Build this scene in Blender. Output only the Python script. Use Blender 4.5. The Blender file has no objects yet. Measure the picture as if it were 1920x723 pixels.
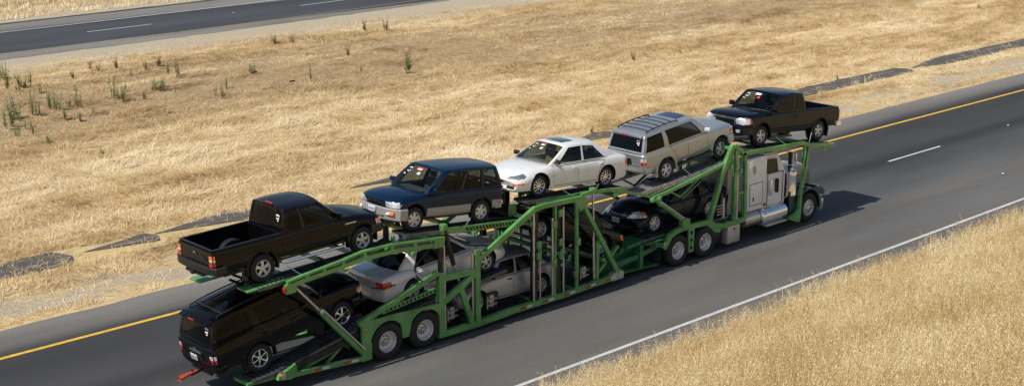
import bpy, bmesh, math, random
import numpy as np
from mathutils import Vector, Matrix
from mathutils.bvhtree import BVHTree
R = math.radians
random.seed(7); rng = np.random.default_rng(7)
S = bpy.context.scene
COL = S.collection

# ------------------------------------------------------------------ camera, world, sun, exposure
yaw, pit, rol = R(42.868), R(13.403), R(-0.195)
fwd = Vector((math.sin(yaw)*math.cos(pit), math.cos(yaw)*math.cos(pit), -math.sin(pit)))
rt = Vector((math.cos(yaw), -math.sin(yaw), 0)); up = rt.cross(fwd)
r2 = rt*math.cos(rol) + up*math.sin(rol); u2 = up*math.cos(rol) - rt*math.sin(rol)
cam = bpy.data.objects.new('camera', bpy.data.cameras.new('camera')); COL.objects.link(cam)
cam.matrix_world = Matrix(((r2.x, u2.x, -fwd.x, 0), (r2.y, u2.y, -fwd.y, -25.868), (r2.z, u2.z, -fwd.z, 14.751), (0, 0, 0, 1)))
cam.data.sensor_width = 36; cam.data.lens = 2742.9/1920*36
cam.data.shift_y = (278.85-361.5)/1920
cam.data.clip_end = 5000; cam.data.clip_start = .5
S.camera = cam
sunvec = Vector((-.66, .10, 1.0)).normalized()
elev = math.asin(sunvec.z)
W = bpy.data.worlds.new('World'); S.world = W; W.use_nodes = True
nt = W.node_tree; bg = nt.nodes['Background']
sky = nt.nodes.new('ShaderNodeTexSky'); sky.sky_type = 'NISHITA'; sky.sun_disc = False
sky.sun_elevation = elev; sky.sun_rotation = math.atan2(sunvec.x, sunvec.y)
sky.air_density = 1.0; sky.dust_density = 1.0
nt.links.new(sky.outputs[0], bg.inputs[0]); bg.inputs[1].default_value = .095
sl = bpy.data.lights.new('sun', 'SUN'); sl.energy = 4.3; sl.angle = R(.5); sl.color = (1, .965, .90)
so = bpy.data.objects.new('sun', sl); COL.objects.link(so); so.rotation_euler = sunvec.to_track_quat('Z', 'Y').to_euler()
S.view_settings.view_transform = 'Standard'; S.view_settings.look = 'None'
S.view_settings.exposure = 0.0; S.view_settings.gamma = 1; S.view_settings.use_curve_mapping = False
S.render.engine = 'CYCLES'
S.cycles.transparent_max_bounces = 12

# ------------------------------------------------------------------ helpers
def tag(o, label=None, cat=None, group=None, kind=None):
    if label: o['label'] = label
    if cat: o['category'] = cat
    if group: o['group'] = group
    if kind: o['kind'] = kind
    return o
def thing(name, label, cat, loc=(0, 0, 0), group=None):
    o = bpy.data.objects.new(name, None); COL.objects.link(o); o.location = loc; o.empty_display_size = .2
    return tag(o, label, cat, group)
def finish(name, bm, mats, parent=None, shift=None, angle=35, smooth=True):
    if not isinstance(mats, (list, tuple)): mats = [mats]
    if shift is not None: bmesh.ops.translate(bm, vec=-Vector(shift), verts=bm.verts)
    bm.normal_update()
    if smooth:
        for f in bm.faces: f.smooth = True
        for e in bm.edges:
            if len(e.link_faces) == 2:
                if e.calc_face_angle(0) > R(angle): e.smooth = False
    me = bpy.data.meshes.new(name); bm.to_mesh(me); bm.free()
    for m in mats: me.materials.append(m)
    o = bpy.data.objects.new(name, me); COL.objects.link(o)
    if parent is not None: o.parent = parent
    return o
def box(bm, c, s, rot=None, bev=0):
    g = bmesh.ops.create_cube(bm, size=1)['verts']
    M = Matrix.Translation(c) @ (rot.to_4x4() if rot else Matrix()) @ Matrix.Diagonal((*s, 1))
    bmesh.ops.transform(bm, matrix=M, verts=g)
    if bev:
        es = list({e for v in g for e in v.link_edges})
        bmesh.ops.bevel(bm, geom=es, offset=bev, segments=2, affect='EDGES', profile=.5)
def tube(bm, a, b, r, r1=None, seg=12, cap=True):
    a, b = Vector(a), Vector(b); d = b-a
    g = bmesh.ops.create_cone(bm, cap_ends=cap, segments=seg, radius1=r, radius2=r if r1 is None else r1, depth=d.length)['verts']
    M = Matrix.Translation((a+b)/2) @ d.to_track_quat('Z', 'Y').to_matrix().to_4x4()
    bmesh.ops.transform(bm, matrix=M, verts=g)
def path_tube(bm, pts, r, seg=8):
    pts = [Vector(p) for p in pts]; rings = []
    for i, p in enumerate(pts):
        t = (pts[min(i+1, len(pts)-1)]-pts[max(i-1, 0)]).normalized()
        q = t.to_track_quat('Z', 'Y')
        rings.append([bm.verts.new(p + q @ Vector((r*math.cos(2*math.pi*k/seg), r*math.sin(2*math.pi*k/seg), 0))) for k in range(seg)])
    for a, b in zip(rings, rings[1:]):
        for k in range(seg): bm.faces.new((a[k], a[(k+1) % seg], b[(k+1) % seg], b[k]))
    bm.faces.new(rings[0][::-1]); bm.faces.new(rings[-1])
PC = [0]
def plate(bm, pts, y0, y1):          # XZ polygon extruded in y
    PC[0] += 1; j = .0009*(PC[0] % 9); y0 -= j; y1 += j
    a = [bm.verts.new((x, y0, z)) for x, z in pts]; b = [bm.verts.new((x, y1, z)) for x, z in pts]
    n = len(pts)
    fs = [bm.faces.new(a), bm.faces.new(b[::-1])]
    for i in range(n): fs.append(bm.faces.new((a[i], b[i], b[(i+1) % n], a[(i+1) % n])))
    bmesh.ops.recalc_face_normals(bm, faces=fs)
def strip(bm, pts, h, y0, y1):       # polyline in XZ with thickness h, extruded in y
    up_, dn = [], []
    for i, p in enumerate(pts):
        p = Vector(p)
        ns = []
        if i > 0: d = (p-Vector(pts[i-1])).normalized(); ns.append(Vector((-d.y, d.x)))
        if i < len(pts)-1: d = (Vector(pts[i+1])-p).normalized(); ns.append(Vector((-d.y, d.x)))
        n = sum(ns, Vector((0, 0))).normalized(); n /= max(.5, n.dot(ns[0]))
        up_.append(p+n*h/2); dn.append(p-n*h/2)
    for i in range(len(pts)-1): plate(bm, [up_[i], up_[i+1], dn[i+1], dn[i]], y0, y1)
def lathe(bm, prof, seg=32, axis='Y', c=(0, 0, 0)):   # prof: (r, h) along axis
    rings = []
    for r, h in prof:
        ring = []
        for k in range(seg):
            a = 2*math.pi*k/seg
            if axis == 'Y': p = (r*math.cos(a), h, r*math.sin(a))
            elif axis == 'Z': p = (r*math.cos(a), r*math.sin(a), h)
            else: p = (h, r*math.cos(a), r*math.sin(a))
            ring.append(bm.verts.new(Vector(p)+Vector(c)))
        rings.append(ring)
    fs = []
    for a, b in zip(rings, rings[1:]):
        for k in range(seg): fs.append(bm.faces.new((a[k], a[(k+1) % seg], b[(k+1) % seg], b[k])))
    bmesh.ops.recalc_face_normals(bm, faces=fs)
    return rings
def vnoise(x, y, seed=0):            # value noise on arrays
    xi = np.floor(x).astype(np.int64); yi = np.floor(y).astype(np.int64); fx = x-xi; fy = y-yi
    fx = fx*fx*(3-2*fx); fy = fy*fy*(3-2*fy)
    def h(a, b):
        n = (a*374761393 + b*668265263 + seed*1442695) & 0x7fffffff
        n = ((n ^ (n >> 13))*1274126177) & 0x7fffffff
        return ((n ^ (n >> 16)) & 0xffff)/65535.0
    return (h(xi, yi)*(1-fx)+h(xi+1, yi)*fx)*(1-fy) + (h(xi, yi+1)*(1-fx)+h(xi+1, yi+1)*fx)*fy
def fbm(x, y, seed=0, o=3):
    s = 0; a = .5
    for k in range(o): s = s+a*vnoise(x*2**k, y*2**k, seed+k); a *= .5
    return s/(1-.5**o)

# ------------------------------------------------------------------ materials
def mat(name, c, rough=.5, metal=0, coat=0, spec=.5, var=0, vscale=6, bump=0, bscale=60, emis=None):
    m = bpy.data.materials.new(name); m.use_nodes = True
    n = m.node_tree.nodes; l = m.node_tree.links; b = n['Principled BSDF']
    b.inputs['Base Color'].default_value = (*c, 1); b.inputs['Roughness'].default_value = rough
    b.inputs['Metallic'].default_value = metal; b.inputs['Coat Weight'].default_value = coat; b.inputs['Coat Roughness'].default_value = .02; b.inputs['Coat IOR'].default_value = 1.45
    b.inputs['Specular IOR Level'].default_value = spec
    tc = n.new('ShaderNodeTexCoord')
    if var:
        t = n.new('ShaderNodeTexNoise'); t.inputs['Scale'].default_value = vscale; t.inputs['Detail'].default_value = 5
        l.new(tc.outputs['Object'], t.inputs['Vector'])
        r = n.new('ShaderNodeMapRange'); r.inputs[1].default_value = .3; r.inputs[2].default_value = .7
        r.inputs[3].default_value = 1-var; r.inputs[4].default_value = 1+var; l.new(t.outputs[0], r.inputs[0])
        mx = n.new('ShaderNodeMix'); mx.data_type = 'RGBA'; mx.blend_type = 'MULTIPLY'; mx.inputs[0].default_value = 1
        mx.inputs[6].default_value = (*c, 1); l.new(r.outputs[0], mx.inputs[7]); l.new(mx.outputs[2], b.inputs['Base Color'])
        r2_ = n.new('ShaderNodeMapRange'); r2_.inputs[3].default_value = max(0, rough-.08); r2_.inputs[4].default_value = min(1, rough+.12)
        l.new(t.outputs[0], r2_.inputs[0]); l.new(r2_.outputs[0], b.inputs['Roughness'])
    if bump:
        t = n.new('ShaderNodeTexNoise'); t.inputs['Scale'].default_value = bscale; t.inputs['Detail'].default_value = 4
        l.new(tc.outputs['Object'], t.inputs['Vector'])
        bp = n.new('ShaderNodeBump'); bp.inputs['Strength'].default_value = bump; bp.inputs['Distance'].default_value = .01
        l.new(t.outputs[0], bp.inputs['Height']); l.new(bp.outputs[0], b.inputs['Normal'])
    return m
def glass(name, tint, refl=1.0):
    m = bpy.data.materials.new(name); m.use_nodes = True
    n = m.node_tree.nodes; l = m.node_tree.links; n.clear()
    out = n.new('ShaderNodeOutputMaterial'); mx = n.new('ShaderNodeMixShader')
    tr = n.new('ShaderNodeBsdfTransparent'); tr.inputs[0].default_value = (*tint, 1)
    gl = n.new('ShaderNodeBsdfGlossy'); gl.inputs['Roughness'].default_value = .02; gl.inputs[0].default_value = (.72, .76, .82, 1)
    fr = n.new('ShaderNodeLayerWeight'); fr.inputs[0].default_value = .5
    pw = n.new('ShaderNodeMath'); pw.operation = 'POWER'; pw.inputs[1].default_value = 4; l.new(fr.outputs['Facing'], pw.inputs[0])
    ma = n.new('ShaderNodeMath'); ma.operation = 'MULTIPLY_ADD'; ma.inputs[1].default_value = .7; ma.inputs[2].default_value = .022; l.new(pw.outputs[0], ma.inputs[0])
    l.new(ma.outputs[0], mx.inputs[0]); l.new(tr.outputs[0], mx.inputs[1]); l.new(gl.outputs[0], mx.inputs[2]); l.new(mx.outputs[0], out.inputs[0])
    return m
def paint(name, c, metal=.35, rough=.42):
    m = mat(name, c, rough, metal, coat=.62 if max(c) < .1 else 1.0, spec=.02 if max(c) < .1 else .4, var=.05, vscale=3)
    return m
M = {}
M['black'] = paint('black_paint', (.003, .003, .004), .0, .3)
M['navyblack'] = paint('blue_black_paint', (.003, .005, .010), .2, .3)
M['blue'] = paint('dark_blue_paint', (.003, .018, .048), .15, .35)
M['white'] = paint('pearl_white_paint', (.74, .74, .72), .0, .4)
M['silver'] = paint('silver_paint', (.37, .38, .39), .5, .30)
M['silver2'] = paint('pale_silver_paint', (.74, .75, .76), .2, .36)
M['grey'] = paint('warm_grey_paint', (.42, .425, .43), .35, .36)
M['navy'] = paint('navy_paint', (.006, .010, .022), .3, .3)
M['clad'] = mat('silver_cladding', (.34, .33, .31), .45, .2, coat=.3)
M['plastic'] = mat('black_plastic', (.012, .012, .012), .5)
M['well'] = mat('wheel_well_black', (.008, .008, .008), .9)
M['rubber'] = mat('tyre_rubber', (.013, .013, .013), .75, bump=.2)
M['alloy'] = mat('alloy', (.62, .63, .65), .35, .45)
M['chrome'] = mat('chrome', (.82, .83, .85), .12, .9)
M['steel'] = mat('bright_steel', (.55, .55, .54), .3, .9, var=.15)
M['darkmetal'] = mat('dark_oily_metal', (.035, .033, .030), .5, .5, var=.4)
M['deck'] = mat('deck_steel', (.10, .105, .115), .42, .6, var=.5, vscale=3)
M['deckworn'] = mat('worn_bright_deck', (.36, .36, .35), .38, .7, var=.3)
M['green'] = mat('green_enamel', (.10, .30, .085), .28, 0, coat=.6, var=.30, vscale=1.8)
M['greenshade'] = mat('shaded_green_enamel', (.02, .14, .055), .4, 0, coat=.3, var=.3)  # same green enamel, darkened in colour to stand for shade around the gooseneck
M['redtape'] = mat('red_reflective_tape', (.45, .035, .02), .35)
M['whitetape'] = mat('white_reflective_tape', (.62, .63, .62), .35)
M['red'] = mat('red_lens', (.50, .010, .008), .15, coat=1)
M['orange'] = mat('orange_lens', (.75, .20, .015), .15, coat=1)
M['clearlens'] = mat('clear_lens', (.80, .81, .84), .25, .3, coat=1, var=.25, vscale=14)
M['plate'] = mat('plate_white', (.62, .63, .66), .5)
M['paper'] = mat('paper_white', (.8, .8, .8), .7)
M['redpaper'] = mat('paper_red', (.72, .06, .06), .7)
M['tan'] = mat('tan_interior', (.26, .21, .14), .8)
M['greyint'] = mat('grey_interior', (.07, .07, .07), .8)
M['g_wind'] = glass('windshield_glass', (.62, .68, .62))
M['g_side'] = glass('side_glass', (.26, .29, .28))
M['g_dark'] = glass('privacy_glass', (.035, .038, .04))
M['sunroof'] = mat('sunroof_glass', (.006, .008, .012), .05, coat=1)
M['seam'] = mat('door_seam', (.01, .01, .01), .8)
M['cabwhite'] = mat('cab_white_paint', (.74, .76, .79), .35, coat=.6, var=.05)
M['cabfender'] = mat('fender_teal_paint', (.01, .045, .05), .3, coat=1)
M['boxgrey'] = mat('toolbox_aluminium', (.50, .50, .49), .45, .5, var=.1)
M['flap'] = mat('rubber_flap', (.015, .028, .028), .6)
M['cloth'] = mat('red_cloth', (.42, .06, .035), .9)
M['hose'] = mat('black_hose', (.01, .01, .01), .5)

# ------------------------------------------------------------------ ground and roads
def zter(X, Y):
    X = np.asarray(X, float); Y = np.asarray(Y, float)
    z = .66*np.clip((Y-20)/30, 0, 1)
    w = np.clip((Y-14.5)/3, 0, 1)*np.clip((51-Y)/3, 0, 1)
    w = w*(1-.92*np.clip((Y-15.8)/1.2, 0, 1)*np.clip((21.2-Y)/1.2, 0, 1))
    z = z + w*((fbm(X*.16, Y*.35, 3)-.5)*.35 + (fbm(X*.30, Y*.95, 9)-.5)*.26 + (fbm(X*.9, Y*2.2, 19, 2)-.5)*.16)
    z = z + np.clip((Y-72)/20, 0, 1)*((fbm(X*.05, Y*.05, 5)-.4)*1.6)
    s = np.clip(-1.3-Y, 0, 23.5)
    z = z + s*.40 + np.clip(-Y-2, 0, 1)*(fbm(X*.5, Y*.5, 21)-.5)*.25
    return z
def grid_sheet(name, xs, ys, zf, m, lift=0):
    Xg, Yg = np.meshgrid(xs, ys); Z = zf(Xg, Yg)+lift
    v = np.stack([Xg, Yg, Z], -1).reshape(-1, 3); nx, ny = len(xs), len(ys)
    i = (np.arange(ny-1)[:, None]*nx+np.arange(nx-1)[None]).ravel()
    f = np.stack([i, i+1, i+nx+1, i+nx], 1)
    return np_mesh(name, v, f, m, smooth=True)
def np_mesh(name, v, f, m, col=None, smooth=False):
    me = bpy.data.meshes.new(name); k = f.shape[1]
    me.vertices.add(len(v)); me.vertices.foreach_set('co', v.astype(np.float32).ravel())
    me.loops.add(f.size); me.loops.foreach_set('vertex_index', f.astype(np.int32).ravel())
    me.polygons.add(len(f)); me.polygons.foreach_set('loop_start', np.arange(0, f.size, k, dtype=np.int32))
    me.update(calc_edges=True)
    if smooth: me.polygons.foreach_set('use_smooth', np.ones(len(f), bool))
    if col is not None:
        a = me.attributes.new('tone', 'FLOAT', 'FACE'); a.data.foreach_set('value', col.astype(np.float32))
    me.materials.append(m)
    o = bpy.data.objects.new(name, me); COL.objects.link(o)
    return o
def ground_mat():
    m = bpy.data.materials.new('dry_grass_ground'); m.use_nodes = True
    n = m.node_tree.nodes; l = m.node_tree.links; b = n['Principled BSDF']; b.inputs['Roughness'].default_value = .95; b.inputs['Specular IOR Level'].default_value = .15
    geo = n.new('ShaderNodeNewGeometry'); sep = n.new('ShaderNodeSeparateXYZ'); l.new(geo.outputs['Position'], sep.inputs[0])
    def noise(sc, det=6, rough=.6, st=None, dist=0):
        t = n.new('ShaderNodeTexNoise'); t.inputs['Scale'].default_value = sc; t.inputs['Detail'].default_value = det; t.inputs['Roughness'].default_value = rough; t.inputs['Distortion'].default_value = dist
        if st:
            mp = n.new('ShaderNodeMapping'); mp.inputs['Scale'].default_value = st; l.new(geo.outputs['Position'], mp.inputs[0]); l.new(mp.outputs[0], t.inputs[0])
        else: l.new(geo.outputs['Position'], t.inputs[0])
        return t.outputs[0]
    def ramp(src, pts):
        r = n.new('ShaderNodeValToRGB'); e = r.color_ramp.elements
        while len(e) < len(pts): e.new(.5)
        for q, (p, c) in zip(e, pts): q.position = p; q.color = (*c, 1) if len(c) == 3 else c
        l.new(src, r.inputs[0]); return r.outputs[0]
    def mixc(f, a, c):
        x = n.new('ShaderNodeMix'); x.data_type = 'RGBA'
        if hasattr(f, 'links'): l.new(f, x.inputs[0])
        else: x.inputs[0].default_value = f
        l.new(a, x.inputs[6]); l.new(c, x.inputs[7]); return x.outputs[2]
    def rng_(src, a, b_, c=0, d=1):
        r = n.new('ShaderNodeMapRange'); r.interpolation_type = 'SMOOTHSTEP'; r.inputs[1].default_value = a; r.inputs[2].default_value = b_; r.inputs[3].default_value = c; r.inputs[4].default_value = d
        l.new(src, r.inputs[0]); return r.outputs[0]
    def math_(op, a, c):
        x = n.new('ShaderNodeMath'); x.operation = op
        for k, v in enumerate((a, c)):
            if hasattr(v, 'links'): l.new(v, x.inputs[k])
            else: x.inputs[k].default_value = v
        return x.outputs[0]
    straw = ramp(noise(1.3, 8, .65, (1, 1.6, 1), 1.2), [(.25, (.38, .25, .11)), (.45, (.58, .41, .19)), (.6, (.70, .53, .28)), (.78, (.80, .64, .38))])
    patch = ramp(noise(.12, 5, .6, (.6, 1.5, 1)), [(.35, (.46, .31, .14)), (.6, (.66, .50, .26))])
    c1 = mixc(.4, straw, patch)
    soil = ramp(noise(2.2, 8, .7), [(.3, (.22, .145, .08)), (.55, (.36, .255, .15)), (.75, (.50, .39, .26))])
    # browner, barer belt on the far half of the median
    y = sep.outputs['Y']
    wob = math_('MULTIPLY', math_('SUBTRACT', noise(.25, 4), .5), 10)
    yy = math_('ADD', y, wob)
    belt = math_('MULTIPLY', rng_(yy, 30, 36), rng_(yy, 48, 44))
    c2 = mixc(math_('MULTIPLY', belt, .75), c1, soil)
    grav = ramp(noise(9, 8, .8), [(.32, (.29, .23, .155)), (.5, (.46, .38, .265)), (.68, (.62, .53, .39))])
    wob2 = math_('MULTIPLY', math_('SUBTRACT', noise(.5, 6, .7), .5), 4)
    y2 = math_('ADD', y, wob2)
    g1 = math_('MULTIPLY', rng_(y2, 13.4, 14.0), rng_(y2, 16.8, 15.6))
    grassin = rng_(noise(.8, 6, .7, (.35, 1, 1)), .47, .56)
    g1 = math_('MULTIPLY', g1, math_('SUBTRACT', 1, math_('MULTIPLY', grassin, .8)))
    g2 = math_('MULTIPLY', rng_(y2, 47.6, 48.8), rng_(y2, 73, 71))
    g2 = math_('MULTIPLY', g2, math_('SUBTRACT', 1, math_('MULTIPLY', math_('MULTIPLY', rng_(noise(.5, 5, .7, (.2, 1, 1)), .5, .6), rng_(y2, 51.5, 50)), .8)))
    c3 = mixc(g1, c2, grav); c4 = mixc(g2, c3, grav)
    far = rng_(y2, 71, 74)
    farc = ramp(noise(.35, 7, .7), [(.35, (.17, .12, .06)), (.5, (.36, .26, .13)), (.65, (.50, .40, .25))])
    c5 = mixc(far, c4, farc)
    near = rng_(y2, -.3, -1.6)
    nearc = ramp(noise(6, 6, .7), [(.3, (.50, .37, .18)), (.7, (.72, .57, .32))])
    c6 = mixc(near, c5, nearc)
    l.new(c6, b.inputs['Base Color'])
    bp = n.new('ShaderNodeBump'); bp.inputs['Strength'].default_value = .8; bp.inputs['Distance'].default_value = .12
    l.new(noise(3.5, 8, .75, (1, 1.5, 1), 1), bp.inputs['Height']); l.new(bp.outputs[0], b.inputs['Normal'])
    return m
def asphalt(name, near):
    m = bpy.data.materials.new(name); m.use_nodes = True
    n = m.node_tree.nodes; l = m.node_tree.links; b = n['Principled BSDF']; b.inputs['Roughness'].default_value = .8; b.inputs['Specular IOR Level'].default_value = .3
    geo = n.new('ShaderNodeNewGeometry'); sep = n.new('ShaderNodeSeparateXYZ'); l.new(geo.outputs['Position'], sep.inputs[0])
    mp = n.new('ShaderNodeMapping'); mp.inputs['Scale'].default_value = (.05, 1.0, 1); l.new(geo.outputs['Position'], mp.inputs[0])
    t = n.new('ShaderNodeTexNoise'); t.inputs['Scale'].default_value = .9; t.inputs['Detail'].default_value = 5; l.new(mp.outputs[0], t.inputs[0])
    a = n.new('ShaderNodeMath'); a.operation = 'MULTIPLY_ADD'; a.inputs[1].default_value = .9; l.new(t.outputs[0], a.inputs[0]); 
    s = n.new('ShaderNodeMath'); s.operation = 'ADD'; s.inputs[1].default_value = -.45; l.new(sep.outputs['Y'], s.inputs[0]); l.new(s.outputs[0], a.inputs[2])
    mr = n.new('ShaderNodeMapRange'); r = n.new('ShaderNodeValToRGB'); e = r.color_ramp.elements
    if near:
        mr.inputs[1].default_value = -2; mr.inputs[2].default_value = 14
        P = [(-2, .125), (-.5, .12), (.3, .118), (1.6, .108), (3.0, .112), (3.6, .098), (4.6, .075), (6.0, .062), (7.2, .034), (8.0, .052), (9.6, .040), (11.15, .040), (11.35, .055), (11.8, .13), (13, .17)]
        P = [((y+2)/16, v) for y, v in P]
    else:
        mr.inputs[1].default_value = 52; mr.inputs[2].default_value = 68
        P = [(52.5, .19), (54.9, .17), (55.0, .05), (58.6, .055), (62.3, .048), (62.8, .055), (63.2, .16), (66, .17)]
        P = [((y-52)/16, v) for y, v in P]
    while len(e) < len(P): e.new(.5)
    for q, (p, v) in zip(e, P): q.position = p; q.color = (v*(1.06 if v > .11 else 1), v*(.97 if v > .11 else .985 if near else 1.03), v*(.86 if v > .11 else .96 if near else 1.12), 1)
    l.new(a.outputs[0], mr.inputs[0]); l.new(mr.outputs[0], r.inputs[0])
    t2 = n.new('ShaderNodeTexNoise'); t2.inputs['Scale'].default_value = 30; t2.inputs['Detail'].default_value = 8; l.new(geo.outputs['Position'], t2.inputs[0])
    t3 = n.new('ShaderNodeTexNoise'); t3.inputs['Scale'].default_value = .35; t3.inputs['Detail'].default_value = 4; mp3 = n.new('ShaderNodeMapping'); mp3.inputs['Scale'].default_value = (.3, 1.4, 1); l.new(geo.outputs['Position'], mp3.inputs[0]); l.new(mp3.outputs[0], t3.inputs[0])
    mm = n.new('ShaderNodeMath'); mm.operation = 'MULTIPLY'; q2 = n.new('ShaderNodeMapRange'); q2.inputs[1].default_value = .3; q2.inputs[2].default_value = .7; q2.inputs[3].default_value = .82; q2.inputs[4].default_value = 1.18; l.new(t2.outputs[0], q2.inputs[0])
    q3 = n.new('ShaderNodeMapRange'); q3.inputs[1].default_value = .3; q3.inputs[2].default_value = .7; q3.inputs[3].default_value = .80; q3.inputs[4].default_value = 1.20; l.new(t3.outputs[0], q3.inputs[0])
    l.new(q2.outputs[0], mm.inputs[0]); l.new(q3.outputs[0], mm.inputs[1])
    mx = n.new('ShaderNodeMix'); mx.data_type = 'RGBA'; mx.blend_type = 'MULTIPLY'; mx.inputs[0].default_value = 1; l.new(r.outputs[0], mx.inputs[6]); l.new(mm.outputs[0], mx.inputs[7]); l.new(mx.outputs[2], b.inputs['Base Color'])
    bp = n.new('ShaderNodeBump'); bp.inputs['Strength'].default_value = .3; bp.inputs['Distance'].default_value = .01; l.new(t2.outputs[0], bp.inputs['Height']); l.new(bp.outputs[0], b.inputs['Normal'])
    return m
def sym(a, b, n, far): return np.concatenate([-np.geomspace(far, 20, 12)+a, np.linspace(a, b, n), b+np.geomspace(20, far, 12)])
GM = ground_mat()
o = grid_sheet('ground', sym(0, 120, 500, 1500), sym(-28, 100, 620, 1500), zter, GM); tag(o, kind='structure')
fc = lambda X: .0012*np.clip(X-34, 0, 45)**2
def ribbon(name, m, y0, y1, lift, x0=-700, x1=900, curve=None, base=0, n=220, jag=0, seed=0):
    xs = np.linspace(x0, x1, n) if x1-x0 < 200 else np.concatenate([np.linspace(x0, -20, 20)[:-1], np.linspace(-20, 160, n), np.linspace(160, x1, 20)[1:]])
    c = curve(xs) if curve is not None else xs*0
    ya = y0+c+jag*(fbm(xs*1.7, xs*0, seed)-.5); yb = y1+c+jag*(fbm(xs*1.7, xs*0+7, seed+4)-.5)
    v = np.concatenate([np.stack([xs, ya, xs*0+base+lift], 1), np.stack([xs, yb, xs*0+base+lift], 1)]); k = len(xs)
    i = np.arange(k-1); f = np.stack([i, i+1, i+k+1, i+k], 1)
    return tag(np_mesh(name, v, f, m), kind='structure')
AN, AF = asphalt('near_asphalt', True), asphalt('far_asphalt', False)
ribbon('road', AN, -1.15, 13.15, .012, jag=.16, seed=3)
ribbon('road', AF, 53.0, 66.0, .012, curve=fc, base=.66, jag=.4, seed=8)
yl = mat('yellow_line_paint', (.66, .39, .045), .7, var=.15, vscale=4); wl = mat('white_line_paint', (.50, .50, .48), .7, var=.15, vscale=4)
ribbon('edge_line', yl, 10.97, 11.13, .020, curve=lambda X: -.006*np.clip(X-15, 0, 60))
ribbon('edge_line', wl, -.03, .11, .020, curve=lambda X: .0045*(np.clip(X, 20, 60)-35))
ribbon('shoulder_edge', mat('dark_edge_seal', (.05, .045, .04), .9, var=.3), 65.7, 66.3, .018, curve=fc, base=.66, jag=.4, seed=12)
ribbon('edge_line', mat('faded_yellow_paint', (.36, .27, .10), .8, var=.3, vscale=3), 54.7, 54.81, .020, curve=fc, base=.66)
ribbon('edge_line', wl, 62.5, 62.66, .020, curve=fc, base=.66)
for k in range(-6, 14):
    x = 51.9+k*15.2
    if k in (-2, -1): pass
    ribbon('lane_dash', wl, 6.85, 6.97, .020, x, x+4.0, n=4)
    x = 42.4+k*16.6
    ribbon('lane_dash', wl, 58.83, 58.97, .020, x, x+4.6, curve=fc, base=.66, n=6)
# broken paved drain along the median, weeds creeping over it
dm = mat('old_drain_paving', (.08, .072, .062), .9, bump=.5)
_n, _l = dm.node_tree.nodes, dm.node_tree.links; _g = _n.new('ShaderNodeNewGeometry'); _t = _n.new('ShaderNodeTexNoise'); _t.inputs['Scale'].default_value = 1.4; _t.inputs['Detail'].default_value = 9; _t.inputs['Roughness'].default_value = .75
_mp = _n.new('ShaderNodeMapping'); _mp.inputs['Scale'].default_value = (.5, 1.8, 1); _l.new(_g.outputs['Position'], _mp.inputs[0]); _l.new(_mp.outputs[0], _t.inputs[0])
_r = _n.new('ShaderNodeValToRGB'); _e = _r.color_ramp.elements; _e.new(.5); _e.new(.6)
for _q, (_p, _c) in zip(_e, [(.3, (.055, .050, .044)), (.5, (.085, .077, .066)), (.58, (.12, .10, .08)), (.66, (.42, .32, .19))]): _q.position = _p; _q.color = (*_c, 1)
_l.new(_t.outputs[0], _r.inputs[0]); _l.new(_r.outputs[0], _n['Principled BSDF'].inputs['Base Color'])
for k, (x0, x1, ya, yb) in enumerate([(-6, 21.0, 17.4, 19.2), (21.4, 24.3, 17.7, 19.2), (24.2, 28.8, 18.0, 19.5), (32.8, 35.4, 18.5, 19.4), (43.5, 47.8, 18.0, 19.1), (57.0, 71.3, 17.5, 19.0), (71.6, 97, 17.5, 19.1)]):
    n_ = int((x1-x0)*5); xs = np.linspace(x0, x1, n_)
    tt = (xs-x0)/(x1-x0); taper = np.clip(np.minimum(tt*.30, (1-tt)*3.0)*(x1-x0), 0, 1)
    mid = (ya+yb)/2+(fbm(xs*.3, xs*0, 40+k)-.5)*.15
    lo = mid-(mid-ya)*taper*(.80+.25*fbm(xs*.8, xs*0, 50+k)); hi = mid+(yb-mid)*taper*(.80+.35*fbm(xs*.7, xs*0+3, 60+k))
    rows = [lo*(1-s)+hi*s for s in (0, .33, .66, 1)]
    v = np.concatenate([np.stack([xs, r_, zter(xs, r_)+.02], 1) for r_ in rows]); i = np.arange(n_-1)
    f = np.concatenate([np.stack([i+a*n_, i+1+a*n_, i+1+(a+1)*n_, i+(a+1)*n_], 1) for a in range(3)])
    tag(np_mesh('drain_paving', v, f, dm, smooth=True), kind='structure')

# ------------------------------------------------------------------ grass
def grass_mat(name, ramp_pts, transl=.25, rough=.6):
    m = bpy.data.materials.new(name); m.use_nodes = True
    n = m.node_tree.nodes; l = m.node_tree.links; b = n['Principled BSDF']; b.inputs['Roughness'].default_value = rough; b.inputs['Specular IOR Level'].default_value = .35
    a = n.new('ShaderNodeAttribute'); a.attribute_name = 'tone'; r = n.new('ShaderNodeValToRGB'); e = r.color_ramp.elements
    while len(e) < len(ramp_pts): e.new(.5)
    for q, (p, c) in zip(e, ramp_pts): q.position = p; q.color = (*c, 1)
    l.new(a.outputs['Fac'], r.inputs[0]); l.new(r.outputs[0], b.inputs['Base Color'])
    t = n.new('ShaderNodeBsdfTranslucent'); l.new(r.outputs[0], t.inputs[0]); mx = n.new('ShaderNodeMixShader'); mx.inputs[0].default_value = transl
    l.new(b.outputs[0], mx.inputs[1]); l.new(t.outputs[0], mx.inputs[2]); l.new(mx.outputs[0], n['Material Output'].inputs[0])
    return m
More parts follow.
